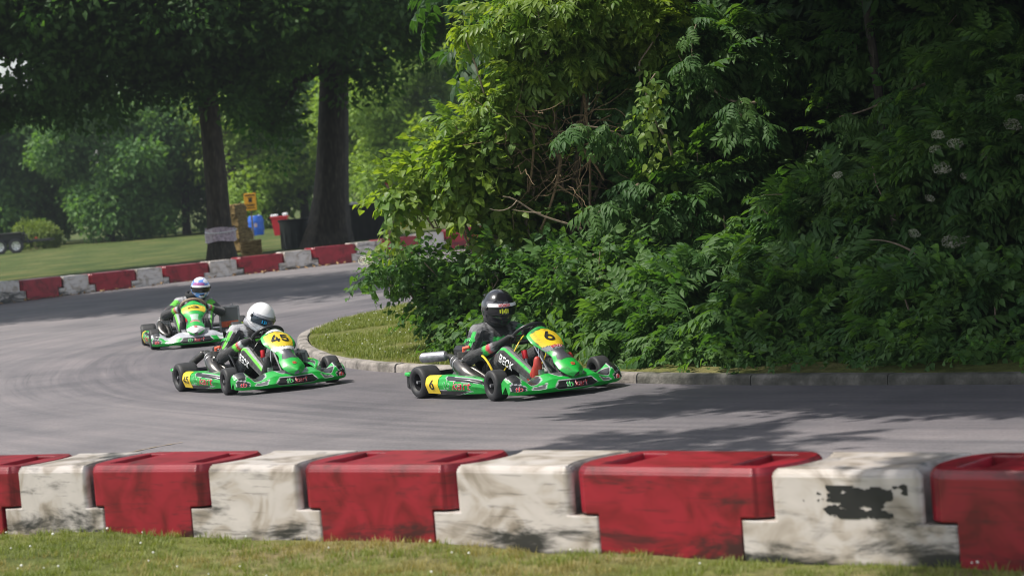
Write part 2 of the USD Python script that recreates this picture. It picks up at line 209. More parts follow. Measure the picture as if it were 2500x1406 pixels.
def barrier_mat(name, col, dirt, amount, lo):
    """moulded plastic with scuffs and black rubber marks; the marks are densest where tyres touch"""
    mat(name, {'t': ('texture_coordinate', {}), 'o': ('object_info', {}), 'ad': ('vector_math', {'math_type': 'add'}), 'sc': ('vector_math', {'math_type': 'scale', 'scale': 37.0}), 'cx': ('combine_xyz', {}), 'm': ('mapping', {'scale': (1.7, 1.7, 6.5)}), 'n': ('noise_texture', {'scale': 1.0, 'detail': 9.0, 'roughness': 0.68, 'distortion': 0.4}),
               'n2': ('noise_texture', {'scale': 3.5, 'detail': 5.0, 'distortion': 1.5}), 'sx': ('separate_xyz', {}), 'zr': ('map_range', {'from_min': 0.0, 'from_max': 0.26, 'to_min': 0.225, 'to_max': 0.0, 'clamp': True}), 'zs': ('math', {'math_type': 'add'}),
               'r': ('rgb_ramp', {'ramp': [(0.0, (0, 0, 0)), (lo, (0, 0, 0)), (lo + 0.05, (0.28, 0.28, 0.28)), (lo + 0.10, (0.75, 0.75, 0.75)), (lo + 0.15, (1, 1, 1)), (1.0, (1, 1, 1))]}), 'r2': ('rgb_ramp', {'ramp': [(0.32, tuple(np.array(col) * [0.50, 0.46, 0.40])), (0.46, tuple(np.array(col) * [0.86, 0.83, 0.78])), (0.54, col), (0.7, tuple(np.clip(np.array(col) * 1.1, 0, 0.85)))]}),
               'ms': ('mapping', {'scale': (2.2, 2.2, 34.0), 'rotation': (0.0, 0.12, 0.0)}), 'ns': ('noise_texture', {'scale': 1.6, 'detail': 3.0, 'roughness': 0.5}), 'rs': ('rgb_ramp', {'ramp': [(0.0, (0, 0, 0)), (0.62, (0, 0, 0)), (0.66, (0.5, 0.5, 0.5)), (0.70, (0.1, 0.1, 0.1)), (0.74, (0.55, 0.55, 0.55)), (1.0, (0.55, 0.55, 0.55))]}), 'mx': ('math', {'math_type': 'maximum'}), 'f': ('math', {'math_type': 'multiply', 'value2': amount}), 'x': ('mix_color', {'b': dirt}), 'bv': ('bevel', {'radius': 0.014, 'samples': 6}), 'p': ('principled_bsdf', {'roughness': 0.34, 'specular_ior_level': 0.55})},
        [('o.random', 'cx.x'), ('o.random', 'cx.y'), ('cx.vector', 'sc.vector1'), ('t.object', 'ad.vector1'), ('sc.vector', 'ad.vector2'), ('ad.vector', 'm.vector'), ('m.vector', 'n.vector'), ('ad.vector', 'n2.vector'), ('t.object', 'sx.vector'), ('sx.z', 'zr.value'),
         ('n.fac', 'zs.value1'), ('zr.result', 'zs.value2'), ('zs.value', 'r.fac'), ('n2.fac', 'r2.fac'), ('ad.vector', 'ms.vector'), ('ms.vector', 'ns.vector'), ('ns.fac', 'rs.fac'), ('r.color', 'mx.value1'), ('rs.color', 'mx.value2'), ('mx.value', 'f.value1'), ('f.value', 'x.fac'), ('r2.color', 'x.a'), ('x.result', 'p.base_color'), ('bv.bevel', 'p.normal')])
barrier_mat('barrier_red', (0.225, 0.009, 0.019), (0.014, 0.009, 0.009), 0.9, 0.57)
barrier_mat('barrier_white', (0.45, 0.41, 0.38), (0.012, 0.013, 0.013), 0.97, 0.54)
mat('straw', {'t': ('texture_coordinate', {}), 'm': ('mapping', {'scale': (2.0, 2.0, 16.0)}), 'n': ('noise_texture', {'scale': 3.0, 'detail': 6.0, 'roughness': 0.7}), 'r': ('rgb_ramp', {'ramp': [(0.36, (0.05, 0.03, 0.01)), (0.5, (0.24, 0.155, 0.055)), (0.66, (0.44, 0.32, 0.13))]}), 'b': ('bump', {'strength': 1.0, 'distance': 0.05}), 'p': ('principled_bsdf', {'roughness': 0.9})},
    [('t.object', 'm.vector'), ('m.vector', 'n.vector'), ('n.fac', 'r.fac'), ('r.color', 'p.base_color'), ('n.fac', 'b.height'), ('b.normal', 'p.normal')])
# ------------------------------------------------------------------ ground, road, island, kerb
KERB_PX = [(2500, 940), (2100, 942), (1750, 942), (1510, 936), (1250, 926), (999, 913), (905, 908), (854, 901), (777, 884), (734, 864)]
kerb_pts = [on_ground(*q)[:2] for q in KERB_PX] + [a_[:2] for a_ in (on_ground(*q, dz=0.1) for q in [(722, 826), (735, 806), (782, 790), (818, 777), (888, 759), (973, 744), (1070, 727)])]
d0 = kerb_pts[0] - kerb_pts[1]; d0 /= np.linalg.norm(d0)
kerb_pts = [kerb_pts[0] + d0 * 14, kerb_pts[0] + d0 * 7] + kerb_pts + [np.array([0.6, 40.0]), np.array([3.5, 43.5]), np.array([9.0, 47.0]), np.array([18.0, 50.0])]
kerb_line = smooth_path(np.array(kerb_pts), 260)
_s = np.r_[0, np.cumsum(np.linalg.norm(np.diff(kerb_line, axis=0), axis=1))]
from scipy.ndimage import gaussian_filter1d
kerb_line = np.stack([np.interp(np.linspace(0, _s[-1], 300), _s, gaussian_filter1d(kerb_line[:, k], 2.5)) for k in (0, 1)], 1)
_s = np.r_[0, np.cumsum(np.linalg.norm(np.diff(kerb_line, axis=0), axis=1))]
island_poly = Polygon(np.vstack([kerb_line, [[30, 50], [30, kerb_line[0][1]]]])).buffer(0)

# whole terrain: one sheet, large
gx = np.r_[np.linspace(-400, -40, 14)[:-1], np.linspace(-40, 40, 81), np.linspace(40, 400, 14)[1:]]
gy = np.r_[np.linspace(-60, 5, 8)[:-1], np.linspace(5, 130, 126), np.linspace(130, 700, 14)[1:]]
def terrain(u, v): return np.stack([u, v, ground_z(u, v) + 0.05 * (meshkit.fbm(np.stack([u * 0.15, v * 0.15, 0 * u], 1), 3, 5) - 0.5) * np.clip((v - 58) / 10, 0, 1)], 1)
g, _ = surf(terrain, gx, gy)
mark(part('lawn', g, 'lawn_turf', None, True), kind='structure')

# barrier rows (front edges)
NEAR_PX = [(25, 1145), (212, 1142), (492, 1140), (735, 1141), (1095, 1139), (1395, 1145), (1852, 1152), (2280, 1154)]
near_edges = []
for q in NEAR_PX:
    p = on_ground(*q, dz=0.48); near_edges.append(p[:2])
near_edges = np.array(near_edges)
k = np.arange(len(near_edges)); near_edges = np.stack([np.polyval(np.polyfit(k, near_edges[:, j], 3), k) * 0.65 + near_edges[:, j] * 0.35 for j in (0, 1)], 1)
FAR_PX = [(-90, 697), (-20, 690), (54, 684), (148, 676), (223, 669), (326, 659), (403, 651), (504, 641), (585, 630), (686, 618), (767, 607), (864, 594), (938, 586), (1018, 574), (1090, 563), (1185, 549), (1265, 538), (1365, 524), (1440, 515), (1530, 504), (1600, 496)]
far_edges = []; Y = 50.2
for i, q in enumerate(FAR_PX):
    p = at_depth(*q, Y)
    if i:
        L = 0.96 if (i % 2) == 1 else 0.80
        for Yt in np.arange(far_edges[-1][1] + 0.05, far_edges[-1][1] + 1.5, 0.02):
            p = at_depth(*q, Yt)
            if np.linalg.norm(p[:2] - far_edges[-1][:2]) >= L: break
    far_edges.append(p)
far_edges = np.array(far_edges)

far_line = np.vstack([far_edges[0, :2] - 12 * (far_edges[4, :2] - far_edges[0, :2]) / 3.4, far_edges[:, :2], [[14, 62], [30, 60]]])
near_line = np.vstack([near_edges[0] - 9 * (near_edges[2] - near_edges[0]) / np.linalg.norm(near_edges[2] - near_edges[0]), near_edges, near_edges[-1] + 14 * (near_edges[-1] - near_edges[-3]) / np.linalg.norm(near_edges[-1] - near_edges[-3])])
mid_left = np.array([[-26, 44], [-26, 28], [-18, 20]])
road_poly = Polygon(np.vstack([near_line[::-1] + [0.1, 0.15], mid_left[::-1], far_line + [0.05, 0.15], [[30, 48], [20, 20]]])).buffer(0)
rx, ry = np.arange(-27, 31, 0.5), np.arange(0, 63, 0.5)
g, uv = surf(lambda u, v: np.stack([u, v, ground_z(u, v) + 0.006], 1), rx, ry)
c = np.array(g.triangles_center)[:, :2]
g.update_faces(shapely.contains_xy(road_poly, c[:, 0], c[:, 1])); g.remove_unreferenced_vertices()
# snap the ragged rim onto the outline
vv = np.array(g.vertices); out = ~shapely.contains_xy(road_poly.buffer(-0.02), vv[:, 0], vv[:, 1]); ring = road_poly.exterior
for i in np.nonzero(out)[0]:
    p = ring.interpolate(ring.project(Point(vv[i, :2]))); vv[i, :2] = p.x, p.y
g.vertices = vv
kt = cKDTree(kerb_line); dist, idx = kt.query(vv[:, :2])
track = np.stack([dist, _s[idx], 0 * dist], 1)
road = mark(part('road', g, 'asphalt', None, True), kind='structure')
UsdGeom.PrimvarsAPI(UsdGeom.Mesh(road)).CreatePrimvar('track', Sdf.ValueTypeNames.Vector3fArray, 'vertex').Set(Vt.Vec3fArray.FromNumpy(track.astype(np.float32)))

# island inside the kerb, slightly mounded
inner = island_poly.buffer(-0.15)
ix, iy = np.arange(-3.2, 30, 0.4), np.arange(2, 52, 0.4)
def isl(u, v):
    dd, _ = kt.query(np.stack([u, v], 1)); return np.stack([u, v, 0.085 + 0.16 * np.clip((dd - 0.2) / 4, 0, 1) + 0.05 * (meshkit.fbm(np.stack([u, v, 0 * u], 1) * 0.9, 3, 2) - 0.5) * np.clip(dd, 0, 1)], 1)
def island_z(x, y): return isl(np.atleast_1d(float(x)), np.atleast_1d(float(y)))[0, 2]
g, _ = surf(isl, ix, iy); c = np.array(g.triangles_center)[:, :2]
g.update_faces(shapely.contains_xy(inner.buffer(0.25), c[:, 0], c[:, 1])); g.remove_unreferenced_vertices()
vv = np.array(g.vertices); out = ~shapely.contains_xy(inner, vv[:, 0], vv[:, 1]); ring = inner.exterior
for i in np.nonzero(out)[0]:
    p = ring.interpolate(ring.project(Point(vv[i, :2]))); vv[i, :2] = p.x, p.y; vv[i, 2] = 0.07
g.vertices = vv
mark(part('island_ground', g, 'island_soil', None, True), kind='structure')

# kerb: cast stones along the line
kerb = mark(xform('kerb'), kind='structure')
nrm = np.gradient(kerb_line, axis=0); nrm /= np.linalg.norm(nrm, axis=1, keepdims=True); nrm = np.stack([-nrm[:, 1], nrm[:, 0]], 1)
if not island_poly.contains(Point(*(kerb_line[100] + nrm[100] * 0.3))): nrm = -nrm
prof = [(0, -0.05), (0.004, 0.055), (0.014, 0.078), (0.03, 0.088), (0.115, 0.090), (0.132, 0.082), (0.142, 0.03)]
L = 1.35; rng = np.random.default_rng(4)
for a in np.arange(0, _s[-1] - L, L):
    ss = np.linspace(a + 0.006, a + L - 0.006, 7)
    P = np.stack([np.interp(ss, _s, kerb_line[:, k]) for k in (0, 1)], 1); N = np.stack([np.interp(ss, _s, nrm[:, k]) for k in (0, 1)], 1)
    dz, dn = rng.uniform(-0.006, 0.006), rng.uniform(-0.008, 0.008); V = []
    for p, n in zip(P, N):
        for (o, z) in prof: V.append([*(p + n * (o + dn)), z + (dz if z > 0.05 else 0) + ground_z(p[0], p[1]) + rng.uniform(-0.002, 0.002)])
    k = len(prof); F = []
    for i in range(6):
        for j in range(k - 1): F += [[i * k + j, i * k + j + 1, (i + 1) * k + j], [i * k + j + 1, (i + 1) * k + j + 1, (i + 1) * k + j]]
    for i, s in ((0, 1), (6, -1)):
        for j in range(1, k - 1): F.append([i * k, i * k + j, i * k + j + 1][::s])
    part('kerb_stone', tm(V, F), 'kerb_mossy' if P[3, 0] > .7 and P[3, 1] < 30 else 'kerb_concrete', kerb, 35)  # right-hand stones under the trees get the shade-darkened colour

# ------------------------------------------------------------------ barrier blocks
DEP, HB, HJ = 0.58, 0.50, 0.275
def ell(x, s): return affinity.scale(Point(0, 0).buffer(1, 24), 0.13, DEP / 2 - 0.012).intersection(sbox(0, -1, 1, 1) if s > 0 else sbox(-1, -1, 0, 1))
def stack(poly, z0, z1, top_round=True):
    parts_ = [extrude(poly, z1 - z0 - (0.03 if top_round else 0), z0)]
    if top_round:
        for a0, a1, inset in ((0.03, 0.018, 0.004), (0.018, 0.008, 0.011), (0.008, 0.0, 0.021)): parts_.append(extrude(poly.buffer(-inset, join_style=1), a0 - a1, z1 - a0))
    def mk(t): return m3.Manifold(m3.Mesh(np.array(t.vertices, np.float32), np.array(t.faces, np.uint32)))
    r = mk(parts_[0])
    for q in parts_[1:]:
        q.merge_vertices(); r = r + mk(q).translate([0, 0, -1e-4])
    return r
def manifold_of(t): t.merge_vertices(); return m3.Manifold(m3.Mesh(np.array(t.vertices, np.float32), np.array(t.faces, np.uint32)))
def to_tm(mf): k = mf.to_mesh(); return tm(k.vert_properties[:, :3], k.tri_verts)
def red_block(L):
    core = sbox(-L / 2, -DEP / 2, L / 2, DEP / 2).buffer(-0.02, join_style=1).buffer(0.02)
    up = core.union(affinity.translate(ell(0, 1), L / 2 - 0.02, 0)).union(affinity.translate(ell(0, -1), -L / 2 + 0.02, 0)).buffer(0.03).buffer(-0.03)
    lo = sbox(-L / 2 + 0.085, -DEP / 2, L / 2 - 0.085, DEP / 2)
    b = stack(up, HJ, HB) + manifold_of(extrude(lo, HJ + 0.01, 0))
    for s in (-1, 1): b = b - manifold_of(box(0.15, 0.36, 0.36, (s * (L / 2 - 0.115), 0, HB)))
    return to_tm(b)
def white_block(L):
    up = sbox(-L / 2, -DEP / 2, L / 2, DEP / 2)
    for s in (-1, 1): up = up.difference(affinity.translate(ell(0, -s).buffer(0.006), s * (L / 2 + 0.001), 0))
    up = up.buffer(-0.035, join_style=1).buffer(0.035, join_style=1)
    lo = sbox(-L / 2 - 0.075, -DEP / 2, L / 2 + 0.075, DEP / 2).buffer(-0.015).buffer(0.015)
    return to_tm(stack(up, HJ - 0.02, HB) + manifold_of(extrude(lo, HJ - 0.012, 0)))
def ref_mesh(name, src, parent, m=None):
    x = UsdGeom.Mesh.Define(stage, numbered(path_of(parent), name)); x.GetPrim().GetReferences().AddInternalReference(src)
    if m is not None: x.AddTransformOp().Set(Gf.Matrix4d(np.asarray(m).T.tolist()))
    return x.GetPrim()
RED_L, WHITE_L = 0.95, 0.79
proto_red, proto_white = red_block(RED_L), white_block(WHITE_L)
protos = stage.CreateClassPrim('/World/_shared')
def class_mesh(name, mesh, mat_, smooth=False):
    if isinstance(mesh, list): mesh = trimesh.util.concatenate(mesh)
    usdkit.mesh(stage, f'/World/_shared/{name}', mesh, M[mat_], smooth); return f'/World/_shared/{name}'
class_mesh('red_body', proto_red, 'barrier_red'); class_mesh('white_body', proto_white, 'barrier_white')
def barrier(p, q, red, label, group, z, side=1):
    p, q = np.array(p[:2]), np.array(q[:2]); d = q - p; L = np.linalg.norm(d); yaw = math.atan2(d[1], d[0]); c = (p + q) / 2 + np.array([-d[1], d[0]]) / L * DEP / 2 * side
    t = thing('barrier_block', label, 'barrier', matrix((*c, z), yaw, (L / (RED_L if red else WHITE_L), 1, 1)), group)
    ref_mesh('body', '/World/_shared/' + ('red_body' if red else 'white_body'), t); return t
NEAR_LABELS = ['clean white plastic barrier block at left end of the front row', 'red plastic barrier block in front row, bottom half blackened, left of centre', 'white barrier block in front row with black rubber scuffs along its foot',
    'red barrier block in the middle of the front row, below the leading kart', 'white barrier block in front row with faint crossed scuffs, right of the middle red one', 'longest looking red barrier block in front row with bright pink top and two slots', 'white barrier block at front right with big torn black patch on its face']
z0 = -0.01
ext = lambda a, b, f: a + (a - b) / np.linalg.norm(a - b) * f
barrier(ext(near_edges[0], near_edges[1], 0.9), near_edges[0], True, 'red barrier block cut off by the left picture edge in the front row', 'front row of barrier blocks', z0)
wb = None
for i in range(7):
    t = barrier(near_edges[i], near_edges[i + 1], i % 2 == 1, NEAR_LABELS[i], 'front row of barrier blocks', z0)
    if i == 6: wb = (t, near_edges[i], near_edges[i + 1])
barrier(near_edges[7], ext(near_edges[7], near_edges[6], 1.0), True, 'dark red barrier block cut off by the right picture edge in the front row', 'front row of barrier blocks', z0)
e = ext(near_edges[7], near_edges[6], 1.0); barrier(e, ext(e, near_edges[6], 0.8), False, 'white barrier block past the right end of the front row', 'front row of barrier blocks', z0)
e2 = ext(near_edges[0], near_edges[1], 0.9); barrier(ext(e2, near_edges[1], 0.75), e2, False, 'white barrier block past the left end of the front row', 'front row of barrier blocks', z0)
# torn black patch (old paint) on the right-hand white block, flush on its face
def old_paint(t):
    """flakes of old black paint left on the face: eroded from two painted panels"""
    xs, zs = np.arange(-.25, .30, .0045), np.arange(.24, .46, .0045); X, Z = np.meshgrid(xs, zs); e = meshkit.fbm(np.stack([X * 22, Z * 40, 0 * X], -1), 4, 6)
    def fld(cx, cz, w, h): return np.minimum((w / 2 - np.abs(X - cx)) / .05, (h / 2 - np.abs(Z - cz)) / .022)
    f = np.maximum.reduce([fld(.08, .393, .30, .075), fld(.05, .313, .30, .058), fld(.10, .35, .24, .06) - .2, fld(-.14, .395, .16, .028) - .25, fld(-.13, .362, .14, .022) - .2, fld(.255, .40, .035, .08) - .1])
    on = np.clip(f, -1, 1.1) + (e - .5) * 3.4 > .32; on &= f > -.1
    bx_ = [sbox(xs[c] - .00228, zs[r] - .00228, xs[c] + .00228, zs[r] + .00228) for r, c in zip(*np.nonzero(on))]
    sh = shapely.unary_union(bx_).buffer(.002).buffer(-.002).simplify(.0015); m = extrude(sh, 0.0015); v = np.array(m.vertices)
    m.vertices = np.stack([v[:, 0], -DEP / 2 - 0.001 - v[:, 2], v[:, 1]], 1); m.invert(); mark(part('old_paint', m, 'ink_black', t), kind='stuff')
old_paint(wb[0])
FAR_LABELS = []
where = ['far left, outside the frame', 'cut off by the left picture edge', 'beside the left picture edge', 'second red from the left edge', 'two blocks left of the rear driver', 'third red from the left edge', 'with torn dark decal, left of the rear driver',
    'behind the helmet of the rear driver', 'just right of the rear driver, clean', 'below the single hay bale', 'below the dark grey bin', 'below the thick tree trunk', 'with its lower right hidden by the outreaching branch', 'below the flag marshal', 'right of the red one below the marshal', 'seen through leaves right of the marshal', 'half hidden by shrub leaves', 'mostly hidden by shrubs', 'deep behind the shrubs', 'furthest right behind the shrubs']
for i in range(len(far_edges) - 1):
    p, q = far_edges[i], far_edges[i + 1]; red = (i % 2 == 0)
    barrier(p, q, red, f"{'red' if red else 'dirty white'} barrier block in far row, {where[i]}", 'far row of barrier blocks', (p[2] + q[2]) / 2 - HB)

# ------------------------------------------------------------------ vegetation tools
def leaf(L, W, kind='ovate', bend=0.25, fold=0.22):
    if kind == 'heart': xs, ws = [0, 0.06, 0.3, 0.65, 1.0], [0.18, 0.72, 1.0, 0.62, 0]
    elif kind == 'lance': xs, ws = [0, 0.2, 0.45, 0.75, 1.0], [0.1, 0.75, 1.0, 0.6, 0]
    else: xs, ws = [0, 0.35, 1.0], [0.12, 1.0, 0]
    V, F = [], []
    for x, w in zip(xs, ws):
        z = -bend * L * x * x; V += [[x * L, -w * W / 2, z + fold * w * W / 2], [x * L, 0, z], [x * L, w * W / 2, z + fold * w * W / 2]]
    for i in range(len(xs) - 1):
        a = 3 * i; b = a + 3; F += [[a, b, a + 1], [a + 1, b, b + 1], [a + 1, b + 1, a + 2], [a + 2, b + 1, b + 2]]
    return np.array(V), np.array(F)
def rot_to(x, up=(0, 0, 1), roll=0.0):
    x = np.asarray(x, float) / np.linalg.norm(x); up = np.asarray(up, float)
    y = np.cross(up, x); n = np.linalg.norm(y); y = np.array([0, 1.0, 0]) if n < 1e-6 else y / n; z = np.cross(x, y)
    R = np.stack([x, y, z], 1); c, s = math.cos(roll), math.sin(roll); return R @ np.array([[1, 0, 0], [0, c, -s], [0, s, c]])
class Geo:
    def __init__(s): s.V, s.F, s.n = [], [], 0
    def add(s, vf, R=np.eye(3), t=(0, 0, 0), k=1.0): s.V.append(vf[0] * k @ R.T + np.asarray(t)); s.F.append(vf[1] + s.n); s.n += len(vf[0])
    def mesh(s): return tm(np.vstack(s.V), np.vstack(s.F))
def vine_spray(seed, n=11, length=0.42, size=0.115):
    r = np.random.default_rng(seed); g = Geo(); lf = leaf(1, 0.88, 'heart'); st = []
    for i in range(n):
        t = (i + 0.5) / n; p = np.array([length * t, 0.05 * math.sin(5 * t + seed), -0.16 * t * t * length / 0.4]); s = 1 if i % 2 else -1
        d = np.array([r.uniform(0.2, 0.9), s * r.uniform(0.4, 1.0), r.uniform(-0.75, 0.15)]); q = p + np.array([0, s * 0.02, 0]) + r.normal(0, 0.03, 3); g.add(lf, rot_to(d, (r.uniform(-.4, .4), r.uniform(-.4, .4), 1)), q, size * r.uniform(0.6, 1.15)); st.append(tube([p, (p + q) / 2 + [0, 0, .004], q + d * .004], 0.0022, 3, False))
    ts = np.linspace(0, 1, 7); st.append(tube(np.stack([length * ts, 0.05 * np.sin(5 * ts + seed), -0.16 * ts * ts * length / 0.4], 1), 0.003, 3, False))
    for t in st: g.add((np.array(t.vertices), np.array(t.faces)))
    return g.mesh()
def pinnate_spray(seed, n=4, size=0.30):
    r = np.random.default_rng(seed); g = Geo(); lf = leaf(1, 0.40, 'lance', 0.3)
    for i in range(n):
        yaw = r.uniform(-1.2, 1.2); d = np.array([math.cos(yaw), math.sin(yaw), r.uniform(-0.2, 0.5)]); d /= np.linalg.norm(d); S_ = size * r.uniform(0.7, 1.1); R = rot_to(d); o = np.array([r.uniform(0, 0.14), 0, r.uniform(-.05, .05)])
        ts = np.linspace(0, 1, 6)[:, None]; tb = tube(np.vstack([[0, 0, 0], o + d * S_ * ts + np.array([0, 0, -0.30 * S_]) * ts * ts]), 0.0025, 3, False); g.add((np.array(tb.vertices), np.array(tb.faces)))
        for j in range(4):
            t = 0.25 + 0.22 * j; p = o + d * S_ * t + np.array([0, 0, -0.30 * t * t * S_])
            for s in (-1, 1):
                q = np.array([0.55, s * 0.9, -0.15 - 0.35 * t]) + r.normal(0, 0.12, 3); g.add(lf, R @ rot_to(q), p, S_ * 0.42 * (1.05 - 0.25 * abs(t - 0.5)))
        g.add(lf, R @ rot_to([1, 0, -0.55]), o + d * S_ + np.array([0, 0, -0.3 * S_]), S_ * 0.42)
    return g.mesh()
def clump(seed, n=26, R_=0.42, size=0.17, w=0.6):
    r = np.random.default_rng(seed); g = Geo(); lf = leaf(1, w, 'ovate', 0.2, 0.15)
    for i in range(n):
        d = r.normal(0, 1, 3); d /= np.linalg.norm(d); p = d * R_ * r.uniform(0.25, 1) ** 0.6 * np.array([1, 1, 0.7]); q = d + np.array([0, 0, -0.35]) + r.normal(0, 0.4, 3)
        g.add(lf, rot_to(q, r.normal(0, 0.5, 3) + [0, 0, 1]), p, size * r.uniform(0.6, 1.2))
    return g.mesh()
def umbel(seed, R_=0.09):
    r = np.random.default_rng(seed); g = Geo(); lf = leaf(1, 1, 'ovate', 0, 0)
    for i in range(130):
        a, q = r.uniform(0, 6.3), math.sqrt(r.uniform(0, 1)); p = np.array([R_ * q * math.cos(a), R_ * q * math.sin(a), 0.03 * (1 - q * q)]) + r.normal(0, 0.004, 3)
        g.add(lf, rot_to([math.cos(a * 3), math.sin(a * 3), 0.1]), p, 0.0135)
    for i in range(9):
        a = i * 0.7; t = tube([[0, 0, -0.07], [R_ * 0.7 * math.cos(a), R_ * 0.7 * math.sin(a), 0.0]], 0.0015, 3, False); g.add((t.vertices, t.faces))
    return g.mesh()
def tuft(seed, n=22, h=0.07, spread=0.05):
    r = np.random.default_rng(seed); g = Geo()
    for i in range(n):
        a, q = r.uniform(0, 6.3), spread * math.sqrt(r.uniform(0, 1)); hh = h * r.uniform(0.5, 1.15); ln = hh * r.uniform(0.1, 0.7); b = r.uniform(0, 6.3); w = 0.0028
        p = np.array([q * math.cos(a), q * math.sin(a), 0]); d = np.array([math.cos(b), math.sin(b), 0]); s = np.array([-d[1], d[0], 0]) * w
        g.add((np.array([p - s, p + s, p + d * ln * 0.4 + [0, 0, hh * 0.65] - s * 0.8, p + d * ln * 0.4 + [0, 0, hh * 0.65] + s * 0.8, p + d * ln + [0, 0, hh]]), np.array([[0, 1, 2], [1, 3, 2], [2, 3, 4]])))
    return g.mesh()
SPRAYS = {}
def family(name, meshes, mat_): SPRAYS[name] = [class_mesh(f'{name}_{i}', m, mat_) for i, m in enumerate(meshes)]
family('vine', [vine_spray(s) for s in range(4)], 'leaf_vine')
family('hedge', [pinnate_spray(s) for s in range(3)] + [vine_spray(9, 9, 0.3, 0.085)], 'leaf_hedge')
family('broad', [vine_spray(s + 20, 10, 0.36, 0.10) for s in range(3)], 'leaf_hedge')
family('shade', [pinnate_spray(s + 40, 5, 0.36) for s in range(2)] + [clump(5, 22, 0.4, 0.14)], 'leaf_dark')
family('canopy', [clump(s + 60, 34, 0.5, 0.17) for s in range(4)], 'leaf_canopy')
family('airy', [pinnate_spray(s + 140, 4, 0.27) for s in range(3)] + [vine_spray(149, 9, 0.34, 0.075)], 'leaf_vine')
family('forest', [clump(s + 70, 30, 0.55, 0.22) for s in range(4)], 'leaf_forest')
family('forest_light', [clump(s + 80, 30, 0.5, 0.20) for s in range(3)], 'leaf_forest_yellow')
family('bush', [clump(s + 90, 30, 0.3, 0.14) for s in range(3)], 'leaf_bush')
family('umbel', [umbel(s) for s in range(2)], 'petal_cream')
family('grass', [tuft(s) for s in range(4)], 'grass_blade')
family('straw_grass', [tuft(s + 30, 20, 0.075, 0.05) for s in range(3)], 'grass_straw')
family('grass_short', [tuft(s + 5, 16, 0.045, 0.06) for s in range(3)], 'grass_blade')

def quats(Rs):
    from scipy.spatial.transform import Rotation
    q = Rotation.from_matrix(Rs).as_quat(); return Vt.QuathArray([Gf.Quath(float(a[3]), float(a[0]), float(a[1]), float(a[2])) for a in q])
def scatter(name, fam, pos, Rs, sc, parent=None, seed=0, kind='stuff', label=None, category=None):
    pi = UsdGeom.PointInstancer.Define(stage, numbered(path_of(parent), name)); pr = []
    for i, src in enumerate(SPRAYS[fam]):
        x = UsdGeom.Mesh.Define(stage, f'{pi.GetPath()}/spray_{i}'); x.GetPrim().GetReferences().AddInternalReference(src); pr.append(x.GetPath())
    pi.CreatePrototypesRel().SetTargets(pr); n = len(pos)
    pi.CreateProtoIndicesAttr(Vt.IntArray.FromNumpy(np.random.default_rng(seed + 7).integers(0, len(pr), n).astype(np.int32)))
    pi.CreatePositionsAttr(Vt.Vec3fArray.FromNumpy(np.asarray(pos, np.float32))); pi.CreateOrientationsAttr(quats(np.asarray(Rs)))
    s = np.broadcast_to(np.asarray(sc, float).reshape(-1, 1) if np.ndim(sc) else np.full((n, 1), sc), (n, 3)); pi.CreateScalesAttr(Vt.Vec3fArray.FromNumpy(s.astype(np.float32)))
    mark(pi.GetPrim(), label, category, None, kind); return pi.GetPrim()
def blob_points(blobs, n, rng, shell=0.55, low=-1.0, gaps=()):
    """points in ellipsoids (x, y, z, rx, ry, rz), denser near the skin, broken by clumps; and outward directions"""
    vol = np.array([b[3] * b[4] * b[5] for b in blobs]) ** 0.75; k = rng.choice(len(blobs), n * 3, p=vol / vol.sum()); B = np.array(blobs)[k]
    d = rng.normal(0, 1, (n * 3, 3)); d /= np.linalg.norm(d, axis=1, keepdims=True); r = shell + (1 - shell) * rng.uniform(0, 1, n * 3) ** 0.7
    lump = 0.75 + 0.5 * meshkit.noise(B[:, :3] + d * B[:, 3:6] * 2.2, 3)
    P = B[:, :3] + d * B[:, 3:6] * (r * lump)[:, None]; keep = (d[:, 2] > low)
    for gx_, gz_, gr in gaps: keep &= np.hypot(P[:, 0] - gx_, (P[:, 2] - gz_) * 1.4) > gr
    keep = keep & (meshkit.noise(P * 1.7, 11) > rng.uniform(0.12, 0.55, n * 3)); P, d = P[keep][:n], d[keep][:n]; return P, d
def orient(d, rng, droop=0.35, jit=0.5):
    q = d + rng.normal(0, jit, d.shape); q[:, 2] -= droop; return np.array([rot_to(x, (0, 0, 1), rng.uniform(-0.6, 0.6)) for x in q])
def stems(base, tips, r0, rng, wob=0.12, n=9, sides=6):
    ms = []
    for t in tips:
        b = np.array(base) + rng.normal(0, 0.05, 3) * [1, 1, 0]; t = np.asarray(t); ts = np.linspace(0, 1, n)[:, None]
        p = b * (1 - ts) + t * ts; p[:, 2] = b[2] + (t[2] - b[2]) * (ts[:, 0] ** 0.75); p[1:-1] += rng.normal(0, wob * 0.3, (n - 2, 3)); ms.append(tube(p, np.linspace(r0, r0 * 0.25, n), sides))
    return trimesh.util.concatenate(ms)
EYEV = EYE
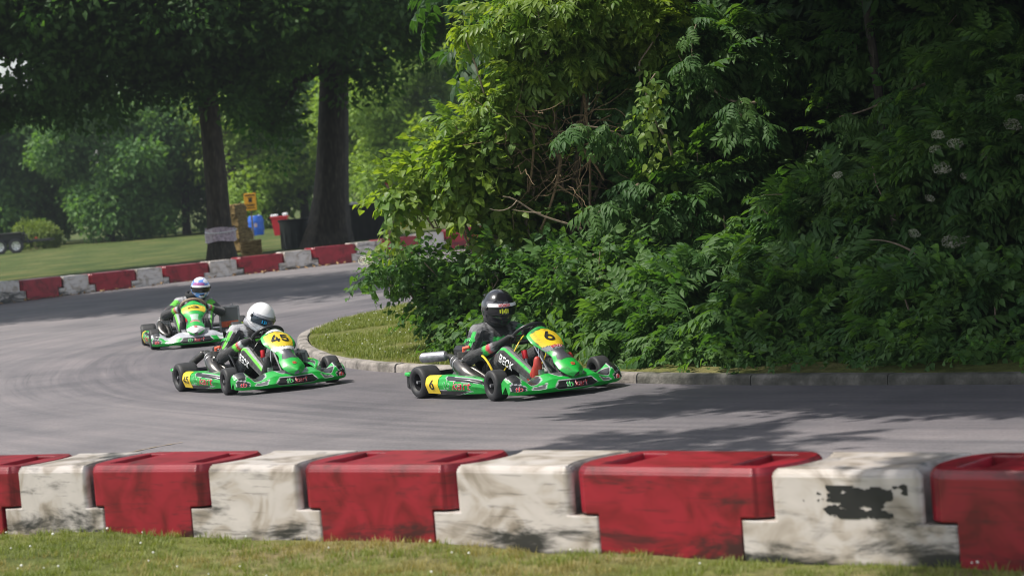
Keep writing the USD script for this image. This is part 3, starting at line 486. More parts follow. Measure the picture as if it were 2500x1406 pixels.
def shrub(name, label, cat, blobs, n, fam, seed, scale=(0.75, 1.2), group=None, droop=0.35, stem_r=0.02, singles=60, base=None, low=-1.0, bark_mat='twig_bark', shell=0.5, n_stems=7):
    rng = np.random.default_rng(seed); B = np.array(blobs, float); bx, by = (B[:, 0].mean(), B[:, 1].mean()) if base is None else base[:2]
    bz = 0.1 if base is None or len(base) < 3 else base[2]
    t = thing(name, label, cat, matrix((bx, by, bz)), group); B[:, :3] -= [bx, by, bz]
    tips = [B[i % len(B), :3] + rng.normal(0, 0.4, 3) * B[i % len(B), 3:6] for i in range(n_stems)]
    part('stems', stems((0, 0, -0.1), tips, stem_r, rng), bark_mat, t, True)
    P, d = blob_points(B, n, rng, shell, low); R = orient(d, rng, droop); sc = rng.uniform(*scale, len(P))
    eye = EYEV - [bx, by, bz]; near = np.argsort(np.linalg.norm(P - eye, axis=1) - 0.4 * sc)[:singles] if singles else []
    for i in near:
        m = np.eye(4); m[:3, :3] = R[i] * sc[i]; m[:3, 3] = P[i]
        ref_mesh('leaf_spray', SPRAYS[fam][int(rng.integers(len(SPRAYS[fam])))], t, m)
    rest = np.setdiff1d(np.arange(len(P)), near).astype(int)
    scatter('foliage', fam, P[rest], R[rest], sc[rest], t, seed); return t
def tree(label, base, trunk, blobs, n, fam, seed, scale=(0.8, 1.4), group=None, limbs=10, name='tree', droop=0.3, low=-1.0, shell=0.35, sides=14, flare=1.5, gaps=()):
    """trunk = (height, radius, lean x, lean y)"""
    rng = np.random.default_rng(seed); base = np.asarray(base, float); t = thing(name, label, 'tree', matrix(base), group); h, r, lx, ly = trunk
    zs = np.linspace(-0.2, h, 16); k = np.clip(zs / h, 0, 1); rad = r * (1 - 0.45 * k) * (1 + (flare - 1) * np.exp(-np.clip(zs, 0, 9) / (1.1 * r + 0.05)))
    path = np.stack([lx * k + 0.05 * r * np.sin(3 * k * 4 + seed), ly * k, zs], 1); tr = tube(path, rad, sides)
    v = np.array(tr.vertices); ang = np.arctan2(v[:, 1] - np.interp(v[:, 2], zs, path[:, 1]), v[:, 0] - np.interp(v[:, 2], zs, path[:, 0])); fl = 1 + (0.06 + 0.16 * np.exp(-np.clip(v[:, 2], 0, 9) / (1.5 * r + .05))) * np.sin(5 * ang + seed)
    v[:, 0] = np.interp(v[:, 2], zs, path[:, 0]) + (v[:, 0] - np.interp(v[:, 2], zs, path[:, 0])) * fl; v[:, 1] = np.interp(v[:, 2], zs, path[:, 1]) + (v[:, 1] - np.interp(v[:, 2], zs, path[:, 1])) * fl; tr.vertices = v
    part('trunk', tr, 'bark', t, True); B = np.array(blobs, float)
    for i in range(limbs):
        b = B[i % len(B)]; tip = b[:3] + rng.normal(0, 0.45, 3) * b[3:6]; z = min(h, max(0.45 * h, tip[2] * rng.uniform(0.5, 0.85))); s = np.array([lx * z / h, ly * z / h, z]); ts = np.linspace(0, 1, 9)[:, None]
        p = s * (1 - ts) + tip * ts; p[:, 2] += np.sin(ts[:, 0] * math.pi) * 0.12 * np.linalg.norm(tip - s); p[1:-1] += rng.normal(0, 0.08, (7, 3)); part('limb', tube(p, np.linspace(r * 0.38, r * 0.05, 9), 7), 'bark', t, True)
    P, d = blob_points(B, n, rng, shell, low, gaps); scatter('crown', fam, P, orient(d, rng, droop), rng.uniform(*scale, len(P)), t, seed); return t
# ------------------------------------------------------------------ grass and ground litter
rng = np.random.default_rng(21)
def grass_on(name, fam, pts, zf, label, seed, sc=(0.7, 1.4)):
    r = np.random.default_rng(seed); n = len(pts); th = r.uniform(0, 6.28, n); R = np.array([trimesh.transformations.rotation_matrix(a, [0, 0, 1])[:3, :3] for a in th])
    scatter(name, fam, np.c_[pts, zf(pts)], R, r.uniform(*sc, n), None, seed, 'stuff', label, 'grass')
nd = near_edges[-1] - near_edges[0]; nd /= np.linalg.norm(nd); nn = np.array([nd[1], -nd[0]])
if nn[1] > 0: nn = -nn
nl = LineString(np.vstack([near_edges[0] - nd * 2, near_edges, near_edges[-1] + nd * 2]))
tt = rng.uniform(0, nl.length, 9000); off = rng.uniform(0.01, 2.6, 9000) ** 1.0
def bank_z(p): u = np.clip((p[:, 0] + 2.9) / 4.7, -1, 2); return 0.105 - 0.055 * u + 0.05 * (meshkit.fbm(np.c_[p * 1.7, 0 * u], 3, 9) - .5)
P = np.array([nl.interpolate(a).coords[0] for a in tt]) + nn * off[:, None]
dry = meshkit.fbm(np.c_[P * [1.3, 2.6], 0 * P[:, 0]], 4, 31) + rng.normal(0, .05, len(P)) > 0.56
grass_on('verge_dry_grass', 'straw_grass', P[dry], lambda p: bank_z(p) - 0.02, 'dry straw-coloured patches in the grass before the near barriers', 13, (0.5, 1.0))
grass_on('verge_grass', 'grass', P[~dry], lambda p: bank_z(p) - 0.02, 'short mown grass with clover flowers in front of the near barrier row', 3, (0.4, 1.05))
bu, bv = np.arange(0, nl.length, .15), np.r_[0.004, .05, .12, .25, np.arange(.4, 6, .3)]
def bank(u, v): p = np.array([nl.interpolate(a).coords[0] for a in u]) + nn * v[:, None]; z = bank_z(p); return np.c_[p, z * np.clip((6 - v) / 2, 0, 1) + .01]
g, _ = surf(bank, bu, bv); mark(part('grass_bank', g, 'island_soil', None, True), kind='structure')
def clover(name, pts, zf, seed, label):
    r = np.random.default_rng(seed); ms = []
    for p, z in zip(pts, zf(pts)): ms.append(ico(r.uniform(0.004, 0.008), (*p, z + r.uniform(0.045, 0.075)), 1, (1, 1, 0.9)))
    mark(part(name, ms, 'clover_white', None, True), label, 'flowers', None, 'stuff')
clover('clover_flowers', P[rng.choice(9000, 110, False)], lambda p: bank_z(p) - .02, 5, 'white clover flowers in the grass before the near barriers')
P = rng.uniform([-2.8, 22.5], [3.5, 37], (16000, 2)); keep = shapely.contains_xy(island_poly.buffer(-0.19), P[:, 0], P[:, 1]); P = P[keep]; keep = meshkit.fbm(np.c_[P * 0.9, 0 * P[:, 0]], 3, 8) > 0.40; P = P[keep]
izs = lambda p: isl(p[:, 0], p[:, 1])[:, 2]
grass_on('island_grass', 'grass_short', P, izs, 'sunlit patchy grass with clover inside the kerb of the bend', 4, (0.8, 1.5))
clover('island_clover', P[rng.choice(len(P), 420, False)], lambda p: izs(p) - 0.01, 6, 'white clover flowers in the grass inside the bend')
P = []
for i in range(130):
    k = rng.integers(1, len(far_edges) - 6); a = far_edges[k, :2] * (1 - rng.uniform()) + 0; u = rng.uniform(); a = far_edges[k, :2] * u + far_edges[k + 1, :2] * (1 - u); P.append(a - [rng.uniform(-0.1, 0.1), abs(rng.normal(0, 0.5)) + 0.05])
P = np.array(P); g_ = Geo(); lf = leaf(1, 0.6, 'ovate', -0.3, 0.3)
for p in P: g_.add(lf, rot_to([math.cos(p[0] * 50), math.sin(p[0] * 50), rng.uniform(-0.1, 0.3)]), (*p, ground_z(*p) + 0.02), rng.uniform(0.06, 0.13))
mark(part('fallen_leaves', g_.mesh(), 'dry_leaf'), 'brown fallen leaves along the foot of the far barrier row', 'leaves', None, 'stuff')

# ------------------------------------------------------------------ vegetation on the island
def px(x, y, Y): return tuple(at_depth(x, y, Y))
def blob(x, y, Y, rx, ry, rz): return (*px(x, y, Y), rx, ry, rz)
# tall vine covered thicket
shrub('vine_thicket', 'vine-covered thicket with heart-shaped yellow-green leaves before the dead vines', 'shrub',
      [blob(1215, 300, 25.2, .42, .5, .24), blob(1150, 390, 25.2, .34, .5, .24), blob(1050, 425, 25.3, .28, .4, .12), blob(1200, 490, 25.4, .36, .5, .30), blob(1290, 440, 25.8, .3, .4, .4)],
      560, 'vine', 1, (0.65, 1.05), singles=110, base=(0.1, 25.6), shell=0.4, n_stems=12, stem_r=0.03)
shrub('arching_shrub', 'airy shrub of bright compound leaves arching down from upper centre', 'shrub',
      [blob(1180, 60, 25.0, .30, .4, .16), blob(1330, 30, 25.2, .60, .7, .40), blob(1500, 10, 25.0, .55, .5, .30), blob(1290, 170, 25.1, .38, .5, .18), blob(1220, 240, 25.1, .34, .4, .16), blob(1420, 130, 25.0, .36, .4, .18), blob(1130, 310, 25.1, .22, .4, .12), blob(1600, 90, 25.0, .3, .4, .2)],
      720, 'airy', 8, (0.65, 1.1), singles=110, base=(.6, 25.9), shell=0.25, n_stems=10, stem_r=0.03, droop=.5)
shrub('dim_foliage', 'dim layered foliage in the dark above the right hedge', 'shrub', [blob(1650, 240, 25, .5, .5, .45), blob(1800, 130, 25.4, .6, .5, .45), blob(1950, 330, 25.2, .55, .5, .45), blob(1740, 420, 24.8, .5, .5, .35), blob(2120, 110, 25.2, .6, .5, .4), blob(2330, 80, 24.6, .6, .5, .4), blob(1560, 380, 25.6, .4, .4, .4)], 620, 'hedge', 9, (0.8, 1.2), singles=0, base=(2.6, 25.8), n_stems=8, shell=.3)
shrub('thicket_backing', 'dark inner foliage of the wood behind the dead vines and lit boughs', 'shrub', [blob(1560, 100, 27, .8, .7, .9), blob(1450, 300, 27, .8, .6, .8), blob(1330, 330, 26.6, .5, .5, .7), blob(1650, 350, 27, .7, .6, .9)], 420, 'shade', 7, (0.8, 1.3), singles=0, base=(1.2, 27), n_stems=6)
shrub('hanging_vine', 'small trailing vine tip hanging left of the thicket before the marshal', 'shrub', [blob(965, 465, 25.0, .12, .2, .10), blob(965, 540, 25.0, .06, .12, .12)], 26, 'vine', 2, (0.7, 1.0), singles=20, base=(-0.72, 25.2, 1.5), shell=0.2, n_stems=3, stem_r=0.008)
shrub('outreaching_shrub', 'leafy shrub branch reaching left over the kerb with a pale flower head', 'shrub', [blob(990, 645, 25.6, .26, .45, .10), blob(920, 665, 25.6, .09, .25, .09), blob(1090, 660, 25.8, .30, .5, .18), blob(1040, 730, 25.6, .16, .4, .16)], 240, 'broad', 3, (0.6, 0.95), singles=50, base=(-0.2, 25.9), shell=0.3)
HED = [(1150, 770, 25.2, .40, .5, .34, 'broad', 'low round shrub beside the island grass behind the silencer of the leading kart'), (1230, 690, 24.9, .55, .55, .42, 'broad', 'bright shrub behind the black helmet of the leading driver'), (1370, 760, 24.2, .52, .55, .48, 'hedge', 'shrub behind the number panel of the leading kart'),
       (1500, 700, 24.0, .55, .55, .50, 'broad', 'shrub above the front wheel of the leading kart, behind the kerb'), (1610, 790, 23.0, .46, .5, .44, 'hedge', 'shrub at the kerb just ahead of the leading kart'), (1760, 770, 22.6, .55, .55, .55, 'hedge', 'tall sunlit hedge shrub right of the kart, at the kerb'),
       (1890, 810, 22.0, .48, .5, .42, 'hedge', 'low hedge shrub in the middle of the right kerb'), (2010, 770, 22.0, .52, .5, .55, 'hedge', 'shrub crossed by the thick bare twig at right'), (2150, 820, 21.4, .52, .5, .42, 'broad', 'shrub under the forked dry twigs at right'),
       (2290, 800, 20.9, .56, .5, .50, 'hedge', 'shrub below the white flowered elder'), (2430, 800, 20.4, .56, .5, .55, 'broad', 'shrub at the right picture edge by the kerb')]
for i, (x, y, Y, rx_, ry_, rz_, fam, lab) in enumerate(HED):
    b = px(x, y, Y); zt = b[2]
    if x > 1450: b = (b[0] - .10, b[1] - .42, b[2])
    bl = [(b[0], b[1], zt, rx_, ry_, rz_), (b[0] + 0.1 * (-1) ** i, b[1] - 0.25, max(0.25, zt * 0.5), rx_ * 0.95, ry_, max(.25, zt * 0.5))]
    shrub('hedge_shrub', lab, 'shrub', bl, 290, fam, 30 + i, (0.65, 1.05), 'shrubs along the inside kerb', singles=45, base=(b[0], b[1] + 0.25), shell=0.45, low=-0.9)
MID = [(1640, 540, 24.6, .6, .6, .55, 'hedge', 'dim shrub above the hedge, right of the dead vines'), (1800, 580, 24.2, .6, .6, .55, 'hedge', 'dim shrub behind the tall sunlit hedge shrub'), (1420, 570, 24.9, .55, .5, .40, 'broad', 'shrub below the dead vines')]
for i, (x, y, Y, rx_, ry_, rz_, fam, lab) in enumerate(MID):
    b = px(x, y, Y); shrub('hedge_shrub', lab, 'shrub', [(*b, rx_, ry_, rz_), (b[0], b[1], b[2] * .5, rx_, ry_, b[2] * .5)], 260, fam, 60 + i, (0.7, 1.1), 'shrubs along the inside kerb', singles=30, base=(b[0], b[1]))
elder = shrub('elder_bush', 'tall dark elder bush with flat white flower clusters at the right', 'shrub', [blob(2010, 560, 23.2, .42, .5, .5), blob(2200, 560, 23.0, .55, .6, .6), blob(2330, 440, 22.8, .55, .6, .6), blob(2470, 380, 22.6, .5, .6, .6), blob(2420, 600, 22.4, .5, .5, .5), blob(2230, 700, 22.6, .6, .5, .45), blob(2480, 220, 22.9, .55, .6, .55), blob(2300, 260, 23.4, .5, .5, .4), blob(1900, 660, 23.6, .45, .5, .4)], 1050, 'hedge', 80, (0.7, 1.1), singles=80, base=(4.0, 23.3))
eo = np.array([4.0, 23.3, 0.1])
for i, (x, y) in enumerate([(2045, 428), (2285, 365), (2332, 352), (2300, 410), (2358, 430), (2410, 380), (2443, 457), (2472, 305), (2270, 485), (2232, 570), (2355, 590), (2322, 590), (2490, 240), (2290, 330)]):
    p = px(x, y, 22.15 + 0.25 * (x < 2100)) - eo; R = rot_to([1, 0.1 * i % 1 - .5, -0.1 * (i % 3)], (0.15 * math.sin(i), -0.75, 0.6)); m = np.eye(4); m[:3, :3] = R * (0.50 + 0.13 * (i % 4)); m[:3, 3] = p
    ref_mesh('flower_head', SPRAYS['umbel'][i % 2], elder, m)
o = stage.GetPrimAtPath('/World/outreaching_shrub'); m = np.eye(4); m[:3, :3] = rot_to([1, 0, 0], (-.3, -.7, .5)) * 0.8; m[:3, 3] = px(893, 637, 25.3) - np.array([-0.2, 25.9, 0.1]); ref_mesh('flower_head', SPRAYS['umbel'][0], o, m)
# dead vines and bare twigs
rng = np.random.default_rng(99); ms = []
for i in range(90):
    x, y = rng.uniform(1240, 1480), rng.uniform(270, 470); a = np.array(px(x, y, 24.6 + rng.uniform(0, .5))); n = 7; d = rng.normal(0, 1, 3) * [1, .4, .6]; d /= np.linalg.norm(d); L = rng.uniform(.25, .8)
    p = a + np.linspace(0, L, n)[:, None] * d + np.cumsum(rng.normal(0, 0.025, (n, 3)), 0); p[:, 2] -= np.linspace(0, 1, n) ** 2 * rng.uniform(0, .25); ms.append(tube(p, np.linspace(.006, .002, n), 4))
for a, b in (((1390, 330), (1475, 440)), ((1300, 250), (1290, 470)), ((1420, 200), (1440, 520)), ((1370, 380), (1320, 560))):
    p = smooth_path([px(*a, 24.9), np.array(px((a[0] + b[0]) / 2 + 8, (a[1] + b[1]) / 2, 24.8)), px(*b, 24.9)], 9); ms.append(tube(p, np.linspace(.018, .011, 9), 6))
vo = np.array(px(1350, 400, 24.8)); mm = trimesh.util.concatenate(ms); mm.apply_translation(-vo)
t = thing('dead_vine_tangle', 'tangle of brown dead vines hanging inside the thicket above the leading driver', 'dead vines', matrix(vo)); part('vines', mm, 'dead_vine', t)
TW = [([(1228, 480), (1262, 490), (1300, 515), (1380, 545), (1420, 560)], 24.35, .014, 'forked bare twig sticking out above the black helmet', [((1262, 490), (1240, 510), (1195, 510)), ((1320, 520), (1290, 518), (1250, 512))]),
      ([(2040, 628), (2080, 640), (2120, 655), (2170, 672)], 21.55, .016, 'thick bare straight twig in the hedge at right', []), ([(2115, 587), (2160, 588), (2200, 600), (2235, 618)], 21.5, .012, 'curved bare twig above the straight one at right', []),
      ([(2070, 712), (2130, 708), (2200, 712), (2330, 732)], 21.2, .008, 'long thin dry twig low in the right hedge', [((2150, 708), (2120, 700), (2095, 692))]), ([(2110, 775), (2160, 765), (2205, 745)], 21.1, .006, 'short dry twig low in the right hedge', []),
      ([(1320, 660), (1370, 650), (1410, 632), (1450, 622)], 24.0, .010, 'bare twig behind the black helmet', []), ([(1855, 478), (1900, 475), (1950, 480)], 23.0, .006, 'thin twig in the dark left of the flowering elder', []), ([(1850, 500), (1895, 540), (1940, 575)], 23.2, .012, 'leaning dead stick in the dark above the hedge', [])]
for pts, Y, r, lab, br in TW:
    P = np.array([px(*q, Y + 0.05 * i) for i, q in enumerate(pts)]); o = P[-1].copy(); t = thing('bare_twig', lab, 'twig', matrix(o)); part('stem', tube(smooth_path(P - o, 14), np.linspace(r * .45, r, 14), 6), 'twig_bark', t, True)
    for b in br: part('side_twig', tube(smooth_path(np.array([px(*q, Y + .02) for q in b]) - o, 8), np.linspace(r * .5, r * .25, 8), 5), 'twig_bark', t, True)
# low creeping leaves along the back of the kerb
r_ = np.random.default_rng(77); P = []
for a in np.arange(2, 40, .045):
    p = np.array([np.interp(a, _s, kerb_line[:, k]) for k in (0, 1)]); n_ = np.array([np.interp(a, _s, nrm[:, k]) for k in (0, 1)])
    if 1.0 < p[0] < 9: P.append(np.r_[p + n_ * r_.uniform(.16, .85), r_.uniform(.12, .30)])
P = np.array(P); D = np.c_[-.6 + 0 * P[:, 0], -.7 + 0 * P[:, 0], .5 + 0 * P[:, 0]]
scatter('creeping_plants', 'broad', P, orient(D, r_, .2, .7), r_.uniform(.5, .9, len(P)), None, 78, 'stuff', 'low creeping leaves growing along the back of the right-hand kerb', 'ground cover')
# openings in the crowns at the left through which the sky is seen
def gaps_at(bx, by):
    out = []
    for x, y, r in ((20, 172, .55), (75, 150, .25), (95, 135, .2), (225, 120, .13), (325, 190, .13)):
        p = at_depth(x, y, by); out.append((p[0] - bx, p[2], r * by / 60 + (.5 if r > .3 else .25)))
    return tuple(out)
# trees of the dark wood on the island (crowns mostly above the frame)
WOOD = [((2.0, 29.8), 6.5, .13, 2.4, 'slim wood tree at left of the dark wood behind the thicket', 2.7), ((4.0, 27.6), 6.5, .12, 2.5, 'slim wood tree behind the hedge, middle of the dark wood', 2.8), ((5.7, 26.0), 6.0, .10, 2.2, 'wood tree with a pale bare trunk high up at right', 3.4), ((7.2, 23.5), 7, .16, 2.6, 'wood tree beyond the right edge of the picture', 3.2), ((6.5, 28.5), 7.5, .18, 2.8, 'wood tree in the deep right background', 2.8), ((4.3, 33.0), 7.5, .18, 3.0, 'wood tree far behind the dead vines', 2.6), ((9.3, 20.0), 7.0, .18, 2.6, 'wood tree over the road outside the frame at right', 3.4), ((8.5, 32), 8, .2, 3, 'wood tree hidden behind the others at far right', 2.5), ((3.95, 24.6), 5.5, .06, 1.7, 'young wood tree whose crown overhangs the hedge', 3.9)]
for i, (b, h, r, R_, lab, zb) in enumerate(WOOD):
    zc = zb + R_ * 0.75
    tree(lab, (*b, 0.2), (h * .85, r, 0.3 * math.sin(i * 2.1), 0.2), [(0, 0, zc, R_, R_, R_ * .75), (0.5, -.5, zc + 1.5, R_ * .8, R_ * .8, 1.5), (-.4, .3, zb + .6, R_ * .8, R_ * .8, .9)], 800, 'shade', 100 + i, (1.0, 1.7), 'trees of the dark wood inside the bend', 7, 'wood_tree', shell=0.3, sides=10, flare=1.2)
tree('spreading tree whose crown reaches over the road from beyond the right edge', (5.9, 22.3, 0.2), (7.5, .22, -.6, -.3), [(-6.0, -2.0, 6.3, 1.3, 1.2, .6), (-7.2, -3.7, 6.4, 1.8, 1.1, .7), (-5.6, -5.0, 6.4, 1.8, 1.1, .7), (-4.8, -3.4, 6.4, 2.3, 1.9, .8), (-2.8, -4.4, 6.4, 2.2, 2.0, .8), (0, -5.0, 6.4, 2.2, 1.8, .8), (-4.4, -.3, 6.5, 1.9, 1.5, .8), (-2.6, .1, 6.7, 2.0, 1.6, .8), (-.8, -.6, 6.6, 2.0, 1.8, .9), (-1, 0, 7.8, 3.2, 3.0, 1.3)], 3900, 'shade', 130, (1.0, 1.7), 'trees of the dark wood inside the bend', 12, 'wood_tree', shell=.2, sides=12)
tree('roadside tree outside the frame at right whose bough shades the last red block', (5.2, 9.2, 0), (5.6, .16, -.2, 0), [(-5.2, .7, 4.6, .9, .8, .4), (-4.2, .7, 5.0, .8, .7, .4), (-1.2, .6, 5.6, 1.6, 1.5, .8), (.2, 0, 6.6, 1.8, 1.8, 1.0)], 560, 'shade', 131, (.9, 1.4), None, 8, 'roadside_tree', sides=10)
tree('verge tree outside the frame at left whose thin crown dapples the middle of the road', (-9.0, 15.6, 0), (7.0, .2, .6, .2), [(4.0, -.6, 7.2, 1.8, 1.1, .6), (5.4, -.3, 7.4, 1.3, .9, .5)], 150, 'shade', 133, (.9, 1.5), None, 8, 'roadside_tree', sides=10)
tree('shade tree left of the far road, outside the frame, spreading over it', (-17.5, 47, 0), (10, .42, 1.5, -.2), [(9, -3, 9.6, 7.5, 4.2, 1.8), (4, -1, 9.0, 6, 5, 2.2), (1, 0, 11, 5, 5, 2), (14, -1, 9.8, 4, 3.4, 1.4)], 3200, 'canopy', 304, (.9, 1.5), 'big shade trees behind the far barriers', 14, 'shade_tree', gaps=gaps_at(-17.5, 44))
# sunlit and dim drooping boughs low in that wood
BOUGH = [([(2050, 285), (2110, 270), (2180, 240), (2290, 195)], 23.4, 'drooping leafy bough lit from behind, high in the dark at right'), ([(2120, 400), (2170, 385), (2240, 350)], 23.3, 'dim drooping bough under the lit one at right'), ([(1600, 180), (1580, 250), (1620, 330), (1640, 420)], 24.0, 'lit hanging bough in the upper middle right of the thicket'), ([(1700, 60), (1690, 130), (1730, 210), (1850, 250)], 24.2, 'leafy bough in the upper dark part'), ([(1790, 260), (1830, 300), (1870, 320)], 24.0, 'small dim bough in the dark right of centre'), ([(1380, 330), (1440, 310), (1510, 330), (1530, 345)], 24.0, 'bright bough of pointed leaves across the dead vines'), ([(1460, 520), (1500, 490), (1560, 450)], 23.8, 'bright bough of pointed leaves above the hedge')]
for i, (pts, Y, lab) in enumerate(BOUGH):
    P = np.array([px(*q, Y + 0.12 * j) for j, q in enumerate(pts)]); o = P[-1].copy(); r2 = np.random.default_rng(200 + i); t = thing('leafy_bough', lab, 'branch', matrix(o)); c_ = smooth_path(P - o, 16); part('stem', tube(c_, np.linspace(.006, .016, 16), 6), 'twig_bark', t, True)
    for k in range(16):
        d = np.array([r2.uniform(-1, .6), r2.uniform(-.8, .2), -r2.uniform(.1, .9)]); s = r2.uniform(.55, .9); m = np.eye(4); m[:3, :3] = rot_to(d, (0, -.3, 1)) * s; m[:3, 3] = c_[k] + r2.normal(0, .04, 3); ref_mesh('leaf_spray', SPRAYS['vine' if i in (2,) else 'hedge'][k % 3], t, m)
FILL = [((1.6, 27.6), 1.3, 1.5), ((3.2, 28.5), 1.5, 1.7), ((5.0, 27.0), 1.5, 1.8), ((6.8, 25.2), 1.5, 2.0), ((6.4, 22.5), 1.2, 1.6), ((2.6, 31.5), 1.6, 2.0), ((5.5, 30.5), 1.8, 2.2), ((8.0, 28.5), 1.8, 2.2), ((0.9, 29.6), .8, .9), ((8.2, 19.8), 1.2, 1.5), ((7.0, 18.9), .9, 1.1)]
fl = ['behind the thicket', 'in the dark middle of the wood', 'behind the elder', 'right behind the elder', 'by the kerb outside the right edge', 'at the back of the wood', 'deep in the wood', 'deep at far right', 'low behind the outreaching shrub', 'far outside the right edge', 'outside the right edge near the kerb']
for i, (b, r, h) in enumerate(FILL):
    shrub('understory_shrub', 'dark understory shrub ' + fl[i], 'shrub', [(*b, h * .65, r, r, h * .75), (b[0] + .4, b[1] + .3, h * 1.3, r * .8, r * .8, h * .5)], 520, 'shade', 240 + i, (0.9, 1.5), 'dark shrubs under the wood', singles=0, base=b, n_stems=6)

# ------------------------------------------------------------------ big trees behind the far barriers
t1 = on_ground(547, 650); t2 = on_ground(802, 601)
tree('tall dark tree with a film band round its trunk, left of the hay stack', t1, (11, .315, -.1, .3), [(0, -1, 8.3, 6.5, 6.0, 3.0), (-3.5, -2, 7.8, 4.0, 4.0, 2.6), (3.0, -2.5, 7.6, 3.6, 3.6, 2.6), (1, 2, 11, 6, 6, 3), (-.6, -1.0, 5.3, 1.6, 1.6, .9), (1.4, -1, 5.4, 1.3, 1.3, .9), (.9, -1.5, 4.4, .55, .6, .7), (-2.2, -1.2, 4.5, .9, .8, .45), (-3.8, -1.5, 4.6, 1.2, 1, .6)], 4700, 'canopy', 300, (0.9, 1.5), 'big shade trees behind the far barriers', 16, 'shade_tree', gaps=gaps_at(t1[0], t1[1]))
tree('thickest shade tree with flared foot, right of the dark bin', t2, (12, .52, 1.5, .2), [(0, -1, 9.0, 7.5, 6.5, 3.4), (4, -3, 8.0, 4.0, 4, 2.8), (-3.5, -3, 8.2, 4, 4, 2.8), (0, 2, 12, 6, 6, 3), (-1.6, -1.5, 5.2, 1.0, 1.2, 1.6), (-1.2, -1.0, 3.7, .5, .8, 1.0), (1.6, -1.5, 5.0, .9, 1.0, .8)], 4500, 'canopy', 301, (0.9, 1.6), 'big shade trees behind the far barriers', 16, 'shade_tree', flare=1.55)
tree('shade tree left of the picture whose dark boughs hang in at top left', (-15.5, 63, ground_z(-15.5, 63)), (10, .4, .4, -.3), [(0, 0, 8.2, 6, 6, 2.8), (3.4, -1.2, 7.0, 3.6, 4, 2.2), (2.0, -1, 5.0, 2.2, 2.2, .9), (5.0, -2.0, 5.8, 2.0, 2.4, 1.2), (1, 2, 10.5, 5.5, 5.5, 2.5)], 3900, 'canopy', 302, (0.9, 1.5), 'big shade trees behind the far barriers', 14, 'shade_tree', gaps=gaps_at(-15.5, 63))
tree('shade tree behind the thicket reaching over the far road', (5.5, 66, .2), (11, .4, 0, 0), [(0, 0, 8.5, 6.0, 6, 3), (-4.0, -1.5, 8.2, 3.8, 4, 2.6), (1, 1, 11.5, 6, 6, 3)], 2600, 'canopy', 303, (0.9, 1.6), 'big shade trees behind the far barriers', 10, 'shade_tree')
# ------------------------------------------------------------------ wood edge at the back
rng = np.random.default_rng(17)
BACK = [(-27, 119, 6.6, 3.6, 0), (-23.4, 121, 6.2, 3.0, 0), (-19.6, 117, 6.6, 3.3, 0), (-16.2, 120, 7.4, 3.4, 0), (-13.2, 116, 7.8, 3.2, 1), (-10.0, 119, 9, 3.6, 0), (-7.0, 115, 8, 3.0, 1), (-4.2, 112, 7.5, 3.2, 1), (-1.6, 114, 9, 3.2, 0), (1.8, 117, 9.5, 3.6, 0), (5.5, 115, 9, 3.6, 0), (9.5, 117, 9, 3.6, 0), (-25, 128, 6.4, 4, 0), (-18, 128, 7.2, 4.2, 0), (-12, 128, 9, 4.2, 0), (-5.5, 127, 11, 4.4, 1), (1, 127, 11, 4.4, 0), (8, 127, 11, 4.4, 0), (14, 120, 10, 4.4, 0), (20, 118, 10, 4.4, 0), (-33, 122, 7, 4, 0)]
bl_ = ['at the far left, out of frame', 'behind the trailer', 'behind the left end of the yellow bush', 'in the left middle of the wood edge', 'lighter, left of the banded trunk', 'behind the banded trunk', 'light green, behind the blue drum', 'behind the red bin', 'right of the thickest trunk', 'behind the marshal', 'behind the thicket, left', 'behind the thicket, middle', 'second row, far left', 'second row above the yellow bush', 'second row, left of the trunks', 'pale, second row between the two trunks', 'second row right of the trunks', 'second row behind the thicket', 'behind the island wood', 'far right behind the island wood', 'leftmost of the wood edge']
for i, (x, y, h, r, lt) in enumerate(BACK):
    y += 4.5
    z = float(ground_z(x, y)); n = 900 if i < 12 else 560; h *= 1.18; bl2 = [(rng.uniform(-.75, .75) * r, rng.uniform(-.7, .5) * r, h * f_, r * rng.uniform(.32, .58), r * .5, h * rng.uniform(.09, .16)) for f_ in np.linspace(.14, .92, 11)] + [(0, .3 * r, h * .55, r * .7, r * .5, h * .4)]
    tree('leafy tree of the wood edge, ' + bl_[i], (x, y, z), (h * .7, .13 + .01 * h, rng.uniform(-.4, .4), 0), bl2, n, 'forest_light' if lt else 'forest', 320 + i, (0.8, 1.5), 'trees of the wood edge behind the lawn', 5, 'woodland_tree', shell=.55, sides=8, flare=1.2)
b = on_ground(78, 611); shrub('round_bush', 'round yellow-green clipped bush behind the black trailer', 'bush', [(b[0], b[1] + .9, b[2] + .55, 1.05, 1.0, .78)], 380, 'bush', 345, (0.6, 0.9), singles=60, base=(b[0], b[1] + .9, b[2]), shell=.8, low=-.6)

# ------------------------------------------------------------------ thin summer haze round the whole place
hz = trimesh.creation.box([330, 290, 42]); hz.apply_translation([0, 60, 19.5])
mat('haze_air', {'v': ('principled_volume', {'color': (0.80, 0.88, 0.92), 'density': 0.00024, 'anisotropy': 0.2})}, [], surface=None, volume='v.volume')
mark(part('haze', hz, 'haze_air'), 'thin pale summer haze over the far wood', 'haze', None, 'stuff')

